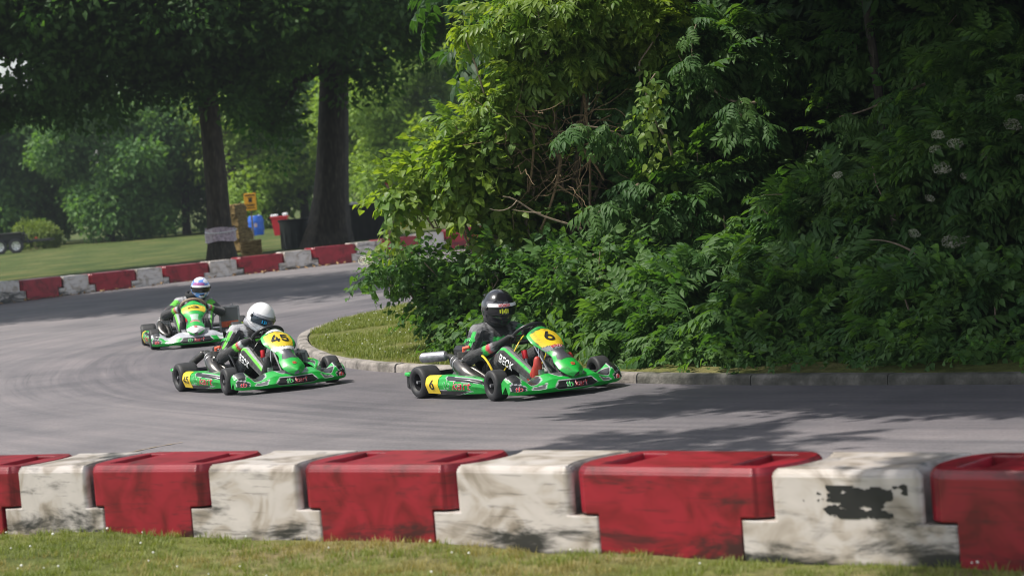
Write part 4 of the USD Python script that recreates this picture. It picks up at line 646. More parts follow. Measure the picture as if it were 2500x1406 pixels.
cp = np.array([on_ground(*q) for q in ((296, 1111), (330, 1104), (372, 1095), (410, 1088), (446, 1082))]); cp = smooth_path(cp, 16); w_ = np.array([.012 + .006 * math.sin(i * 1.7) for i in range(16)]); tn = np.gradient(cp, axis=0); tn /= np.linalg.norm(tn, axis=1, keepdims=True); sd = np.stack([-tn[:, 1], tn[:, 0], 0 * w_], 1) * w_[:, None]
mark(part('road_crack', tm(np.vstack([cp + sd + [0, 0, .011], cp - sd + [0, 0, .011]]), [[i, i + 1, i + 16] for i in range(15)] + [[i + 1, i + 17, i + 16] for i in range(15)]), 'twig_bark'), kind='structure')
# ------------------------------------------------------------------ karts
GREEN, BLACK, DGREY, SILV, WHITE, YELL, RED = (0.012, 0.36, 0.045), (0.012, 0.012, 0.013), (0.09, 0.09, 0.10), (0.5, 0.5, 0.52), (0.75, 0.75, 0.75), (0.70, 0.50, 0.025), (0.5, 0.02, 0.03)
def livery(uv, base, shapes, edge=0.012, edge_col=SILV):
    c = np.tile(np.array(base, float), (len(uv), 1)); pts = shapely.points(uv[:, 0], uv[:, 1])
    for poly, col in shapes:
        p = Polygon(poly); d = shapely.distance(p, pts); c[d < edge] = edge_col; c[shapely.contains(p, pts)] = col
    return c
FK = [0, .35, .62, .85, 1.0]
FP = np.array([[(.64, .05), (.66, .17), (.80, .19), (.94, .15), (.98, .085), (.93, .045)], [(.64, .05), (.66, .175), (.79, .195), (.91, .155), (.955, .085), (.90, .045)], [(.66, .05), (.67, .125), (.75, .14), (.86, .12), (.90, .075), (.86, .045)],
               [(.66, .05), (.67, .17), (.73, .215), (.81, .17), (.85, .085), (.81, .045)], [(.67, .06), (.67, .15), (.71, .185), (.77, .15), (.80, .085), (.77, .055)]])
FU = PchipInterpolator(FK, FP, axis=0)
def fairing(u, v):
    """u across (-1 .. 1, + is the driver's left), v around the section 0 .. 1"""
    sec = FU(np.clip(np.abs(u), 0, 1)); t = np.linspace(0, 1, 6); out = np.empty((len(u), 3)); k = np.clip((v * 5).astype(int), 0, 4); f = v * 5 - k; f = f * f * (3 - 2 * f) * .35 + f * .65; i = np.arange(len(u))
    xz = sec[i, k] * (1 - f)[:, None] + sec[i, k + 1] * f[:, None]; return np.stack([xz[:, 0], u * .57, xz[:, 1]], 1)
PX = [-.385, -.17, .10, .26, .33]; PY_ = PchipInterpolator(PX, [[.46, .685, .20], [.45, .675, .205], [.45, .625, .195], [.45, .545, .165], [.45, .49, .12]], axis=0)
def pod(side):
    def S(u, v):
        """u = 0 rear .. 1 front, v = 0 inner top .. 1 outer bottom"""
        q = PY_(np.clip(PX[0] + u * (PX[-1] - PX[0]), PX[0], PX[-1])); x = PX[0] + u * (PX[-1] - PX[0]); yi, yo, zt = q.T; k = np.array([0, .34, .45, .72, 1.0])
        ys = np.stack([yi, yo - .06, yo - .015, yo, yo - .03], 1); zs = np.stack([zt - .012, zt, zt - .02, zt * .5 + .02, np.full(len(zt), .045)], 1); j = np.clip(np.searchsorted(k, v, 'right') - 1, 0, 3); f = (v - k[j]) / (k[j + 1] - k[j]); i = np.arange(len(u))
        return np.stack([x, side * (ys[i, j] * (1 - f) + ys[i, j + 1] * f), zs[i, j] * (1 - f) + zs[i, j + 1] * f], 1)
    return S
NC = PchipInterpolator([0, .12, .4, .7, 1], [(.955, .155), (.885, .215), (.735, .315), (.575, .425), (.42, .525)], axis=0); NW = PchipInterpolator([0, .05, .14, .26, .42, .60, .76, .9, 1], [.03, .085, .118, .115, .085, .125, .165, .155, .10])
def nassau(t, s):
    t_ = np.clip(t, 0, 1); c = NC(t_); w = NW(t_); d = NC.derivative()(t_); n = np.stack([-d[:, 1], d[:, 0]], 1); n /= np.linalg.norm(n, axis=1, keepdims=True); n *= np.sign(n[:, :1]); b = .055 * (1 - s * s)
    return np.stack([c[:, 0] + n[:, 0] * b, s * w, c[:, 1] + n[:, 1] * b], 1)
def solidify(m, d, out=None):
    v, f = np.array(m.vertices), np.array(m.faces); n = np.array(tm(v, f).vertex_normals)
    if out is not None and (n * (np.asarray(out) - v)).sum() < 0: f = f[:, ::-1]; m.faces = f; n = -n
    V = np.vstack([v, v - n * d]); k = len(v); e = trimesh.grouping.group_rows(m.edges_sorted, require_count=1); E_ = m.edges[e]
    return tm(V, np.vstack([f, f[:, ::-1] + k, np.stack([E_[:, 1], E_[:, 0], E_[:, 0] + k], 1), np.stack([E_[:, 1], E_[:, 0] + k, E_[:, 1] + k], 1)]))
def patch(S, u0, u1, v0, v1, off, out, n=10):
    m, uv = surf(S, np.linspace(u0, u1, n), np.linspace(v0, v1, n)); nn_ = normal_at(S, uv[:, 0], uv[:, 1]); nn_ *= np.sign((nn_ * (np.asarray(out) - np.array(m.vertices))).sum(1, keepdims=True)); m.vertices = np.array(m.vertices) + nn_ * off; return m
def wheel(name, c, r, w, steer, k, label=None):
    x = xform(name, k, matrix(c, steer)); s = w / 2; rr = r
    prof = [(-s * .78, r * .52), (-s * .97, r * .60), (-s, r * .74), (-s * .95, r * .88), (-s * .84, r * .965), (-s * .6, r * .995), (0, r), (s * .6, r * .995), (s * .84, r * .965), (s * .95, r * .88), (s, r * .74), (s * .97, r * .60), (s * .78, r * .52)]
    part('tyre', lathe(prof, 44), 'tyre_rubber', x, True)
    rim = lathe([(-s * .8, r * .53), (-s * .55, r * .47), (-s * .1, r * .44), (-s * .05, .02), (-s * .35, .018), (-s * .35, .001)], 32); rim2 = lathe([(s * .35, .001), (s * .35, .018), (s * .05, .02), (s * .1, r * .44), (s * .55, r * .47), (s * .8, r * .53)], 32)
    part('rim', [rim, rim2], 'rim_black', x, 30)
    part('wheel_nut', [trimesh.creation.cylinder(.008, .014, sections=6, transform=matrix((.032 * math.cos(a), -s * .1, .032 * math.sin(a)), R=np.array([[1, 0, 0], [0, 0, -1], [0, 1, 0]]))) for a in (.5, 2.6, 4.7)] + [trimesh.creation.cylinder(.014, w * .9, sections=12, transform=matrix((0, 0, 0), R=np.array([[1, 0, 0], [0, 0, -1], [0, 1, 0]])))], 'steel', x)
def logo(k, S, u0, v0, du, dv, h, out, parent, tb=True, slant=.25):
    """green and red lettering with a white edge"""
    if tb:
        for txt, col, dx in (('tb', 'ink_green', -h * 1.55), ('kart', 'ink_red', h * .62)):
            for bold, c2, off in ((True, 'ink_white', .0022), (False, col, .0042)):
                m = lettering(txt, h, bold, slant); v = np.array(m.vertices); v[:, 0] += dx; m.vertices = v; part('lettering', wrap_on(m, S, u0, v0, du, dv, off, out), c2, parent)
    else:
        for bold, c2, off in ((True, 'ink_white', .0022), (False, 'ink_red', .0042)): part('lettering', wrap_on(lettering('tb', h, bold, slant), S, u0, v0, du, dv, off, out), c2, parent)
def make_kart(label, loc, yaw, number, style):
    k = thing('racing_kart', label, 'go-kart', matrix(loc, yaw))
    # frame
    fr = []
    for s in (-1, 1):
        fr += [tube(smooth_path([(-.62, s * .30, .07), (-.3, s * .31, .06), (.1, s * .26, .055), (.45, s * .20, .055), (.66, s * .20, .06)], 18), .015, 8), tube([(.525, s * .20, .06), (.525, s * .40, .11)], .014, 8), tube(smooth_path([(-.40, s * .31, .06), (-.36, s * .50, .07), (0, s * .52, .07), (.26, s * .47, .07), (.30, s * .26, .06)], 18), .010, 8)]
    fr += [tube([(x, -.28, .062), (x, .28, .062)], .014, 8) for x in (-.55, -.15, .2, .62)] + [tube(smooth_path([(.62, -.2, .06), (.80, -.2, .08), (.86, 0, .09), (.80, .2, .08), (.62, .2, .06)], 16), .010, 8)]
    part('frame', fr, 'green_paint', k, True); part('floor_tray', box(.80, .46, .004, (.32, 0, .042)), 'dark_steel', k)
    part('rear_axle', trimesh.creation.cylinder(.02, 1.16, sections=14, transform=matrix((-.525, 0, .14), R=np.array([[1, 0, 0], [0, 0, -1], [0, 1, 0]]))), 'steel', k)
    part('brake_disc', trimesh.creation.cylinder(.09, .012, sections=28, transform=matrix((-.525, .2, .14), R=np.array([[1, 0, 0], [0, 0, -1], [0, 1, 0]]))), 'steel', k); part('sprocket', trimesh.creation.cylinder(.085, .006, sections=28, transform=matrix((-.525, -.26, .14), R=np.array([[1, 0, 0], [0, 0, -1], [0, 1, 0]]))), 'dark_steel', k)
    for s in (-1, 1): wheel('rear_wheel', (-.525, s * .595, .14), .14, .205, 0, k)
    for s in (-1, 1): wheel('front_wheel', (.525, s * .525, .13), .13, .135, style['steer'], k)
    for s in (-1, 1): part('stub_axle', [tube([(.525, s * .39, .13), (.525, s * .47, .13)], .016, 8), box(.03, .03, .10, (.525, s * .40, .12))], 'steel', k)
    part('rear_bumper', [box(.07, 1.34, .13, (-.715, 0, .135), bev=.02), box(.05, .9, .05, (-.66, 0, .09), bev=.01)], 'black_plastic', k)
    for s in (-1, 1): part('bumper_end', [box(.085, .12, .035, (-.715, s * .62, .203), bev=.012)], 'green_paint', k)
    # side pods
    for s in (-1, 1):
        S = pod(s); m, uv = surf(S, np.linspace(0, 1, 70), np.linspace(0, 1, 40)); dk = (0.05, 0.05, 0.055)
        col = livery(uv, GREEN, [([(.40, .38), (.95, .40), (.98, .5), (.75, .56), (.45, .52)], BLACK), ([(.25, .88), (.8, .90), (.55, 1.05), (.2, 1.05)], BLACK), ([(.33, .06), (.62, .08), (.9, .2), (.7, .26), (.4, .2)], dk)], .014)
        if m.faces.shape[0] and (normal_at(S, np.array([.5]), np.array([.3]))[0, 2] < 0): pass
        e = (-.02, s * 3, 1.0); end = []
        p = part('side_pod', solidify(m, .004, (0, s * 3, .6)), 'painted', k, True, color=np.vstack([col, col * .3]))
        part('number_plate', solidify(patch(S, .0, .27, .36, .99, .004, e), .002, e), 'yellow_vinyl', p, 30)
        o = (0, s * 5, .3); ul = PX[-1] - PX[0]; sg = -s
        if number: part('number', wrap_on(lettering(number, .092 if len(number) == 1 else .075, True), S, .135, .69, (sg / ul * (1 if s < 0 else 1), 0), (0, -1 / .30), .0055, o), 'ink_black', p)
        logo(k, S, .60, .70, (sg / ul, 0), (0, -1 / .30), .080, o, p)
        part('pod_nose_cap', box(.03, .035, .06, (.335, s * .465, .085), bev=.01), 'black_plastic', p)
    # front fairing
    us = np.linspace(-1, 1, 150); m, uv = surf(fairing, us, np.linspace(0, 1, 56), False); a = np.stack([np.abs(uv[:, 0]), uv[:, 1]], 1); lt = style.get('white_nose')
    col = livery(a, GREEN, ([([(0, .16), (1, .16), (1, .60), (.6, .62), (.3, .66), (0, .64)], (.42, .43, .48))] if lt else []) + [([(0, .42), (.12, .40), (.30, .22), (.36, .30), (.22, .52), (0, .56)], DGREY if not lt else WHITE), ([(.40, .18), (.60, .26), (.78, .54), (.70, .66), (.48, .50)], BLACK if not lt else (.5, .5, .55)), ([(0, .66), (.28, .66), (.38, .80), (.30, .90), (0, .90)], BLACK),
        ([(.80, .22), (.90, .18), (.97, .40), (.94, .66), (.86, .74), (.80, .5)], BLACK), ([(.78, .72), (.97, .66), (.99, .82), (.80, .84)], BLACK), ([(.47, .66), (.66, .70), (.70, .78), (.52, .78)], DGREY if not lt else WHITE)], .012)
    ends = []
    V, F, C = np.array(m.vertices), np.array(m.faces), col
    for u, s in ((-1.0, 1), (1.0, -1)):
        q = fairing(np.full(20, u), np.linspace(0, 1, 20)); c0 = q.mean(0); o = len(V); V = np.vstack([V, q, c0]); C = np.vstack([C, np.tile(GREEN, (21, 1))]); F = np.vstack([F, [[o + i, o + i + 1, o + 20][::s] for i in range(19)]])
    nose = part('front_fairing', tm(V, F), 'painted', k, True, color=C)
    logo(k, fairing, .0, .735, (0, 0), (0, 0), .05, (3, 0, .1), nose) if False else None
    logo(k, fairing, .0, .755, (1 / .57, 0), (0, -1 / .42), .052, (5, 0, .1), nose)
    for s in (-1, 1): logo(k, fairing, s * .88, .77, (1 / .50, 0), (0, -1 / .45), .042, (5, s * 5, .1), nose, False)
    # front panel
    ts = np.linspace(0, 1, 80); m, uv = surf(nassau, ts, np.linspace(-1, 1, 40)); W = uv.copy(); yl = [(.60, -.86), (.90, -.80), (.93, 0), (.90, .80), (.60, .86), (.545, 0)]
    if lt: sh = [([(.66, -.9), (.86, -.9), (.86, .9), (.66, .9)], YELL), ([(0, -.7), (.16, -1.05), (.16, 1.05), (0, .7)], WHITE), ([(.36, -.5), (.55, -.5), (.55, .5), (.36, .5)], (.35, .55, .4)), ([(.30, -.6), (.35, -.6), (.35, .6), (.30, .6)], (.5, .2, .2))]
    else: sh = [([(.52, -.95), (.60, -.95), (.60, .95), (.52, .95), (.45, 0)], style.get('panel_band', (.2, .2, .22))), (yl, YELL), ([(.26, -.55), (.30, -.7), (.50, -.66), (.47, 0), (.50, .66), (.30, .7), (.26, .55)], (.05, .05, .06)), ([(.94, -.7), (1.0, -.7), (1.0, .7), (.94, .7)], style.get('panel_top', BLACK))]
    col = livery(uv, GREEN, sh, .008, (.02, .05, .02))
    pan = part('front_panel', solidify(m, .004, (6, 0, 4)), 'painted', k, True, color=np.vstack([col, col * 0 + .02])); o = (6, 0, 4)
    tl = .66
    if number and not lt:
        h = .125 if len(number) == 1 else .105; part('number', wrap_on(lettering(number, h, True), nassau, .755, .0, (0, 1 / .155), (1 / tl, 0), .004, o), 'ink_black', pan)
    elif lt: part('number', wrap_on(extrude(affinity.scale(Point(0, 0).buffer(1, 16), .07, .016).union(affinity.scale(Point(.02, .012).buffer(1, 12), .035, .018)), .0015), nassau, .76, 0, (0, 1 / .155), (1 / tl, 0), .004, o), 'ink_black', pan, label='dark swoosh mark')
    if number == '6':
        for bold, c2, off in ((True, 'ink_white', .0025), (False, 'ink_red', .0045)): part('lettering', wrap_on(lettering('BRAD', .03, bold), nassau, .535, .0, (0, 1 / .11), (1 / tl, 0), off, o), c2, pan)
    part('emblem', wrap_on(lettering('tb', .03, True, .25), nassau, .13, 0, (0, 1 / .115), (1 / tl, 0), .003, o), 'ink_red', pan)
    for s in (-1, 1): part('panel_strut', tube([(.62, s * .14, .10), (.50, s * .06, .44)], .007, 6), 'steel', k)
    # steering
    part('steering_column', tube([(.62, 0, .09), (.265, 0, .495)], .010, 8), 'steel', k)
    ctr, nrm_ = np.array([.26, 0, .50]), np.array([-.60, 0, .80]); e1 = np.array([0, 1.0, 0]); e2 = np.cross(nrm_, e1)
    th = np.linspace(0, 2 * math.pi, 41); rg = tube(ctr + .155 * (np.cos(th)[:, None] * e1 + np.sin(th)[:, None] * e2 * (1 - .18 * (np.sin(th) > .6)[:, None])), .016, 10, False)
    part('steering_wheel', [rg] + [tube([ctr, ctr + .15 * (math.cos(a) * e1 + math.sin(a) * e2)], .010, 6) for a in (.1, math.pi - .1, -math.pi / 2)] + [box(.04, .10, .06, tuple(ctr + nrm_ * .03), bev=.01)], style.get('wheel_mat', 'black_plastic'), k, True)
    part('steering_damper', [tube([(.36, -.09, .12), (.31, -.085, .36)], .016, 10)], 'steel', k, True); part('damper_cap', [tube([(.322, -.087, .30), (.308, -.085, .37)], .024, 10)], 'ink_red', k, True)
    # seat
    th = np.linspace(-1, 1, 25)
    def seat(u, v):
        a = u * 1.25; back = NCs(v); w = .185 + .02 * v; return np.stack([back[:, 0] + .10 * (1 - np.cos(a)) * (.3 + v), w * np.sin(a) / math.sin(1.25), back[:, 1] + .16 * (1 - np.cos(a)) * (1 - v * .3)], 1)
    NCs = PchipInterpolator([0, .3, .55, 1], [(.02, .075), (-.22, .055), (-.38, .16), (-.50, .50)], axis=0)
    m, _ = surf(seat, th, np.linspace(0, 1, 24)); part('seat', solidify(m, .008), 'black_plastic', k, True)
    # engine on the driver's right, exhaust behind it, radiator on the left
    part('engine_block', [box(.17, .15, .13, (-.28, -.36, .14), bev=.02), box(.11, .11, .15, (-.22, -.37, .26), bev=.015), trimesh.creation.cylinder(.06, .05, sections=20, transform=matrix((-.22, -.37, .355)))], 'dark_steel', k)
    part('cylinder_head', [box(.12, .12, .012, (-.22, -.37, .20 + .022 * i)) for i in range(6)], 'brushed_silver', k); part('spark_plug_cap', tube([(-.22, -.37, .37), (-.22, -.37, .41), (-.17, -.34, .42)], .014, 8), 'orange_tape', k)
    part('air_box', [box(.20, .14, .12, (-.42, -.24, .36), bev=.03), tube([(-.32, -.22, .38), (-.22, -.18, .38)], .028, 10), tube([(-.32, -.28, .38), (-.22, -.25, .38)], .028, 10)], 'black_plastic', k, 30)
    ex = style['exhaust']; path = smooth_path(ex['path'], 40); s_ = np.linspace(0, 1, 40); rad = np.interp(s_, ex['s'], ex['r'])
    part('exhaust_chamber', tube(path, rad, 18), ex['mat'], k, True); part('exhaust_spring', [lathe([(-.006, rad[i] + .001), (-.006, rad[i] + .006), (.006, rad[i] + .006), (.006, rad[i] + .001)], 20).apply_transform(matrix(path[i], R=rot_to(np.cross(path[i + 1] - path[i - 1], [0, 0, 1]), (0, 0, 1)) @ np.eye(3))) for i in (24, 27)], 'brushed_silver', k, True)
    a, b = np.array(ex['silencer'][0]), np.array(ex['silencer'][1]); part('silencer', [tube([a, a + (b - a) * .06, a + (b - a) * .1, a + (b - a) * .9, a + (b - a) * .95, b], np.array([.022, .04, .046, .046, .04, .026]) * ex.get('sr', 1), 20)], ex['smat'], k, 40)
    if ex.get('badge'): part('silencer_badge', ico(.022, tuple(a + (b - a) * .72 + np.array([0, -.040, .008])), 2, (1.2, .35, .8)) if False else wrap_on(extrude(affinity.scale(Point(0, 0).buffer(1, 12), .026, .017), .001), lambda u, v: a + (b - a) * u[:, None] + .0465 * (np.sin(v)[:, None] * np.array([0, 0, 1.0]) + np.cos(v)[:, None] * np.array([0, -1.0, 0])), .72, .25, (1 / np.linalg.norm(b - a), 0), (0, 1 / .046), .001, (-.7, -3, .6)), 'ink_red', k)
    part('exhaust_bracket', [tube([path[26], (-.45, -.30, .10)], .010, 6), tube([path[22], (-.40, -.40, .10)], .008, 6), tube([a, (-.56, -.28, .2)], .008, 6)], 'black_plastic', k)
    rz = style.get('rad', .55); ry = .47 if rz > .9 else .40
    part('radiator_core', box(.035, .24, .30 * rz, (-.10, ry, .11 + .16 * rz)), 'radiator_core', k)
    part('radiator_frame', [box(.05, .26, .022, (-.10, ry, .11 + .32 * rz)), box(.05, .26, .022, (-.10, ry, .11)), box(.05, .025, .32 * rz, (-.10, ry - .125, .11 + .16 * rz)), box(.05, .025, .32 * rz, (-.10, ry + .125, .11 + .16 * rz)), tube([(-.10, ry + .05, .11 + .32 * rz), (-.10, ry + .05, .145 + .32 * rz)], .016, 8), tube([(-.10, ry - .11, .08 + .32 * rz), (-.16, .2, .26), (-.22, -.3, .30)], .012, 8)], 'brushed_silver', k)
    if style.get('radiator_tape'): part('radiator_tape', box(.004, .25, .075, (-.079, ry, .205)), 'orange_tape', k)
    part('fuel_tank', [box(.20, .24, .15, (.33, 0, .13), bev=.025), trimesh.creation.cylinder(.028, .03, sections=16, transform=matrix((.33, .05, .215)))], style.get('tank', 'tank_plastic'), k)
    for s in (-1, 1): part('pedal', [tube([(.62, s * .15, .06), (.65, s * .15, .20)], .008, 6), box(.02, .06, .05, (.65, s * .15, .20), bev=.006)], 'steel', k)
    part('wires', [tube(smooth_path([(.25, -.03, .50), (.30, -.16, .40), (.20, -.20, .25), (.05, -.26, .12)], 12), .006, 5), tube(smooth_path([(.30, .02, .48), (.36, .10, .38), (.33, .05, .22)], 10), .005, 5), tube(smooth_path([(-.1, -.3, .36), (.05, -.31, .30), (.12, -.27, .10)], 10), .010, 6)], style.get('wire', 'black_plastic'), k)
    return k
EX_A = dict(path=[(-.17, -.36, .25), (.06, -.38, .14), (-.02, -.42, .17), (-.24, -.41, .26), (-.46, -.34, .32), (-.60, -.30, .33)], s=[0, .15, .25, .45, .68, .82, 1], r=[.02, .022, .034, .062, .062, .030, .018], mat='dark_steel', silencer=[(-.62, -.295, .33), (-.84, -.45, .32)], smat='brushed_silver', badge=True)
EX_B = dict(path=[(-.17, -.36, .25), (.02, -.38, .14), (-.04, -.42, .17), (-.24, -.42, .27), (-.42, -.38, .34), (-.56, -.36, .35)], s=[0, .15, .25, .45, .68, .82, 1], r=[.02, .022, .034, .060, .060, .040, .025], mat='dark_steel', silencer=[(-.58, -.36, .355), (-.74, -.46, .24)], smat='dark_steel', sr=.85)
KARTS = {'6': ((-.034, 21.339), -57.6), '45': ((-2.539, 24.214), -63.3), '3': ((-4.187, 32.127), -81.5)}
def kart_at(n): (x, y), a = KARTS[n]; return (x, y, .008), math.radians(a)
make_kart('leading green racing kart with yellow number 6 and a silver silencer', *kart_at('6'), '6', dict(steer=math.radians(-6), exhaust=EX_A, wire='yellow_vinyl', panel_top=(.02, .25, .04)))
make_kart('middle green racing kart with yellow number 45 beside the kerb', *kart_at('45'), '45', dict(steer=math.radians(-4), exhaust=EX_B, tank='black_plastic', panel_top=WHITE, panel_band=WHITE))
make_kart('rearmost racing kart seen head-on with tan steering wheel and orange strip on its radiator', *kart_at('3'), '', dict(steer=math.radians(4), exhaust=EX_B, white_nose=True, rad=1.0, wheel_mat='tan_leather', radiator_tape=True, tank='black_plastic'))

# ------------------------------------------------------------------ drivers
def hull(pts):
    ms = [m3.Manifold.sphere(r, 18).translate([float(x) for x in p]) for p, r in pts]; return m3.Manifold.batch_hull(ms)
def body_mesh(bones, res=.022, it=8):
    m = m3.Manifold.batch_boolean([hull(b) for b in bones], m3.OpType.Add).refine_to_length(res); t = to_tm(m); t.merge_vertices(); trimesh.smoothing.filter_taubin(t, .5, .53, iterations=it); return t
def seg_dist(P, a, b):
    a, b = np.asarray(a), np.asarray(b); d = b - a; t = np.clip(((P - a) @ d) / (d @ d), 0, 1); return np.linalg.norm(P - a - t[:, None] * d, axis=1), t
def hand(wrist, grip, along, palm_dir, s):
    """a gloved hand closed on the rim: palm, four fingers of unequal length in three joints, thumb from the palm's side"""
    wrist, grip, al, pd = (np.asarray(q, float) for q in (wrist, grip, along, palm_dir)); al /= np.linalg.norm(al); pd /= np.linalg.norm(pd); fw = grip - wrist; fw /= np.linalg.norm(fw); kn = grip - pd * .012; bones = [[(wrist, .030), (kn - fw * .02 + al * .032, .020), (kn - fw * .02 - al * .032, .019)]]
    for j, (o, L) in enumerate(((.034, .9), (.012, 1.0), (-.011, .95), (-.033, .78))):
        b = kn + al * o; p1 = b + fw * .030 * L + pd * .004; p2 = p1 + (fw * .3 + pd * .95) * .026 * L; p3 = p2 + (-fw * .8 + pd * .5) * .022 * L; bones += [[(b - fw * .01, .0105), (p1, .0098)], [(p1, .0098), (p2, .009)], [(p2, .009), (p3, .008)]]
    b = kn + al * .038 - fw * .03; p1 = b + (al * .6 + fw * .5 + pd * .5) * .028; p2 = p1 + (pd * .8 + fw * .6) * .026; bones += [[(b, .013), (p1, .0105)], [(p1, .0105), (p2, .009)]]
    return body_mesh(bones, .006, 4)
def helmet_S(u, v):
    """u azimuth (0 ahead, + to the left), v elevation, radians"""
    d = np.stack([np.cos(v) * np.cos(u), np.cos(v) * np.sin(u), np.sin(v)], 1); a = np.array([.152, .128, .142]); low = np.clip(-np.sin(v) - .1, 0, 1); chin = np.exp(-(u / .75) ** 2) * low * .055
    p = d * a; p[:, 0] += chin - .012 * (np.sin(v) < -.3); p[:, 1] *= 1 - .12 * low; p[:, 2] = np.maximum(p[:, 2] * 1.02, -.128); return p
def make_driver(label, loc, yaw, st):
    t = thing('person', label, 'racing driver', matrix(loc, yaw)); A = np.array
    lean = st.get('lean', 0.0); hip = [A([-.22, s * .095, .17]) for s in (-1, 1)]; knee = [A([.20, s * .20, .35]) for s in (-1, 1)]; ank = [A([.55, s * .165, .155]) for s in (-1, 1)]
    ch = A([-.31 + st.get('fwd', 0), lean * .55, .445]); sh = [ch + A([.02, s * .185, .075 - s * lean * .25]) for s in (-1, 1)]; nk = ch + A([.05, lean * .2, .18]); hd = A(st['head']) - A([0, 0, .075])
    dn = A([0, 0, .05]); wr = [A(st['wrist_r']) - dn, A(st['wrist_l']) - dn]; el = [A(st['elbow_r']) - dn, A(st['elbow_l']) - dn]
    bones = [[((-.22, 0, .17), .135), ((-.29, lean * .3, .31), .135)], [((-.22, .09, .15), .10), ((-.22, -.09, .15), .10)], [((-.29, lean * .3, .31), .132), (ch, .15)], [(ch, .145), (sh[0], .075), (sh[1], .075), (ch + A([.0, 0, .09]), .085)], [(ch + A([.02, 0, .10]), .08), (nk, .062)]]
    for i in (0, 1): bones += [[(sh[i], .078), (el[i], .056)], [(el[i], .057), (wr[i], .040)], [(hip[i], .098), (knee[i], .066)], [(knee[i], .068), (ank[i], .048)]]
    m = body_mesh(bones); P = np.array(m.vertices); D = []; seg = []
    for nme, a, b in [('torso', (-.24, 0, .2), ch), ('chest', ch, nk)] + [(f'{q}{i}', x[i], y[i]) for i in (0, 1) for q, x, y in (('ua', sh, el), ('fa', el, wr), ('th', hip, knee), ('sn', knee, ank))]:
        d, tt_ = seg_dist(P, a, b); D.append(d - (.06 if nme in ('torso', 'chest') else 0)); seg.append((nme, tt_))
    w = np.argmin(D, 0); C = np.tile(A([.014, .014, .016]), (len(P), 1)); G_, Wt, Rd = st['green'], A([.40, .40, .42]) * st.get('pale', 1.0), A([.5, .03, .05])
    for i in (0, 1):
        s = -1 if i == 0 else 1; q = w == 2 + i * 4; tt_ = seg[2 + i * 4][1]; n = np.array(m.vertex_normals); frontish = n[:, 0] > .15
        C[q & frontish & (tt_ >= .18) & (tt_ < st.get('arm_end', .80)) & (n[:, 0] > .35) & (n[:, 0] < .75)] = G_; C[q & (tt_ < .16) & (n[:, 2] > .3) & (n[:, 2] < .9)] = Wt * .8; C[q & (n[:, 0] >= .75) & (n[:, 0] < .80)] = Wt * .8; C[q & ~frontish & (tt_ > .72) & (tt_ < .80)] = Rd; C[q & ~frontish & (tt_ > .80) & (tt_ < .84)] = Wt; C[q & (n[:, 0] < -.90)] = G_ * .8
        q = w == 3 + i * 4; tt_ = seg[3 + i * 4][1]; C[q & (tt_ > .62) & (tt_ < .74)] = G_; C[q & (tt_ > .74) & (tt_ < .84)] = Rd; C[q & (tt_ > .84) & (tt_ < .95)] = Wt
        for j, k_ in ((4, 'th'), (5, 'sn')):
            q = w == j + i * 4; a = n[:, 2] * .8 - s * n[:, 1] * -.6; C[q & (n[:, 2] > .55) & (n[:, 2] < .80) & (s * n[:, 1] > 0)] = G_; C[q & (n[:, 2] > .80) & (n[:, 2] < .90) & (s * n[:, 1] > 0)] = Wt * .8
    q2 = (w <= 1) & (n[:, 0] > .4); C[q2 & (np.abs(P[:, 1] - lean * .4) > .085) & (np.abs(P[:, 1] - lean * .4) < .115) & (P[:, 2] > .35)] = Wt * .8; C[q2 & (P[:, 2] > .44) & (P[:, 2] < .475) & (np.abs(P[:, 1]) < .08)] = G_
    part('racing_suit', m, 'suit_cloth', t, True, color=C)
    if st.get('leg_text'):
        a_, b_ = hip[0] + (knee[0] - hip[0]) * .55, knee[0]
        def thigh(u, v, o=hip[0], e=knee[0]): ax = (e - o) / np.linalg.norm(e - o); y_ = A([0, -1.0, 0]); y_ = y_ - ax * (y_ @ ax); y_ /= np.linalg.norm(y_); z_ = np.cross(y_, ax); z_ *= np.sign(z_[2]); r = .098 - .032 * u; return o + (e - o) * u[:, None] + (r * np.cos(v))[:, None] * y_ + (r * np.sin(v))[:, None] * z_
        L = np.linalg.norm(knee[0] - hip[0]); part('leg_lettering', wrap_on(lettering(st['leg_text'], .05, True), lambda u, v: thigh(u, v, knee[0], ank[0]) , .30, .0, (1 / np.linalg.norm(ank[0] - knee[0]), 0), (0, 1 / .07), .010, (.3, -5, .3)), 'ink_white', t)
    if st.get('sleeve_text'):
        def slv(u, v, o=sh[0], e=el[0]): ax = (e - o) / np.linalg.norm(e - o); y_ = A([.35, -.85, .1]); y_ = y_ - ax * (y_ @ ax); y_ /= np.linalg.norm(y_); z_ = np.cross(ax, y_); return o + (e - o) * u[:, None] + .072 * (np.cos(v)[:, None] * y_ + np.sin(v)[:, None] * z_)
        part('sleeve_lettering', wrap_on(lettering(st['sleeve_text'], .034, True), slv, .5, 0, (0, -1 / .072), (-1 / np.linalg.norm(el[0] - sh[0]), 0), .012, (0, -5, .5)), 'ink_green', t)
    ctr, nrm_ = np.array([.26, 0, .50]), np.array([-.60, 0, .80]); e1 = np.array([0, 1.0, 0]); e2 = np.cross(nrm_, e1)
    for i, nm in ((0, 'right'), (1, 'left')):
        a = st['grip'][i]; g = ctr + .155 * (math.cos(a) * e1 + math.sin(a) * e2); al = -math.sin(a) * e1 + math.cos(a) * e2; part('glove', hand(wr[i], g - nrm_ * 0 + (wr[i] - g) * .05, al, -nrm_ + .3 * (ctr - g) / .155, i), st['gloves'][i], t, True)
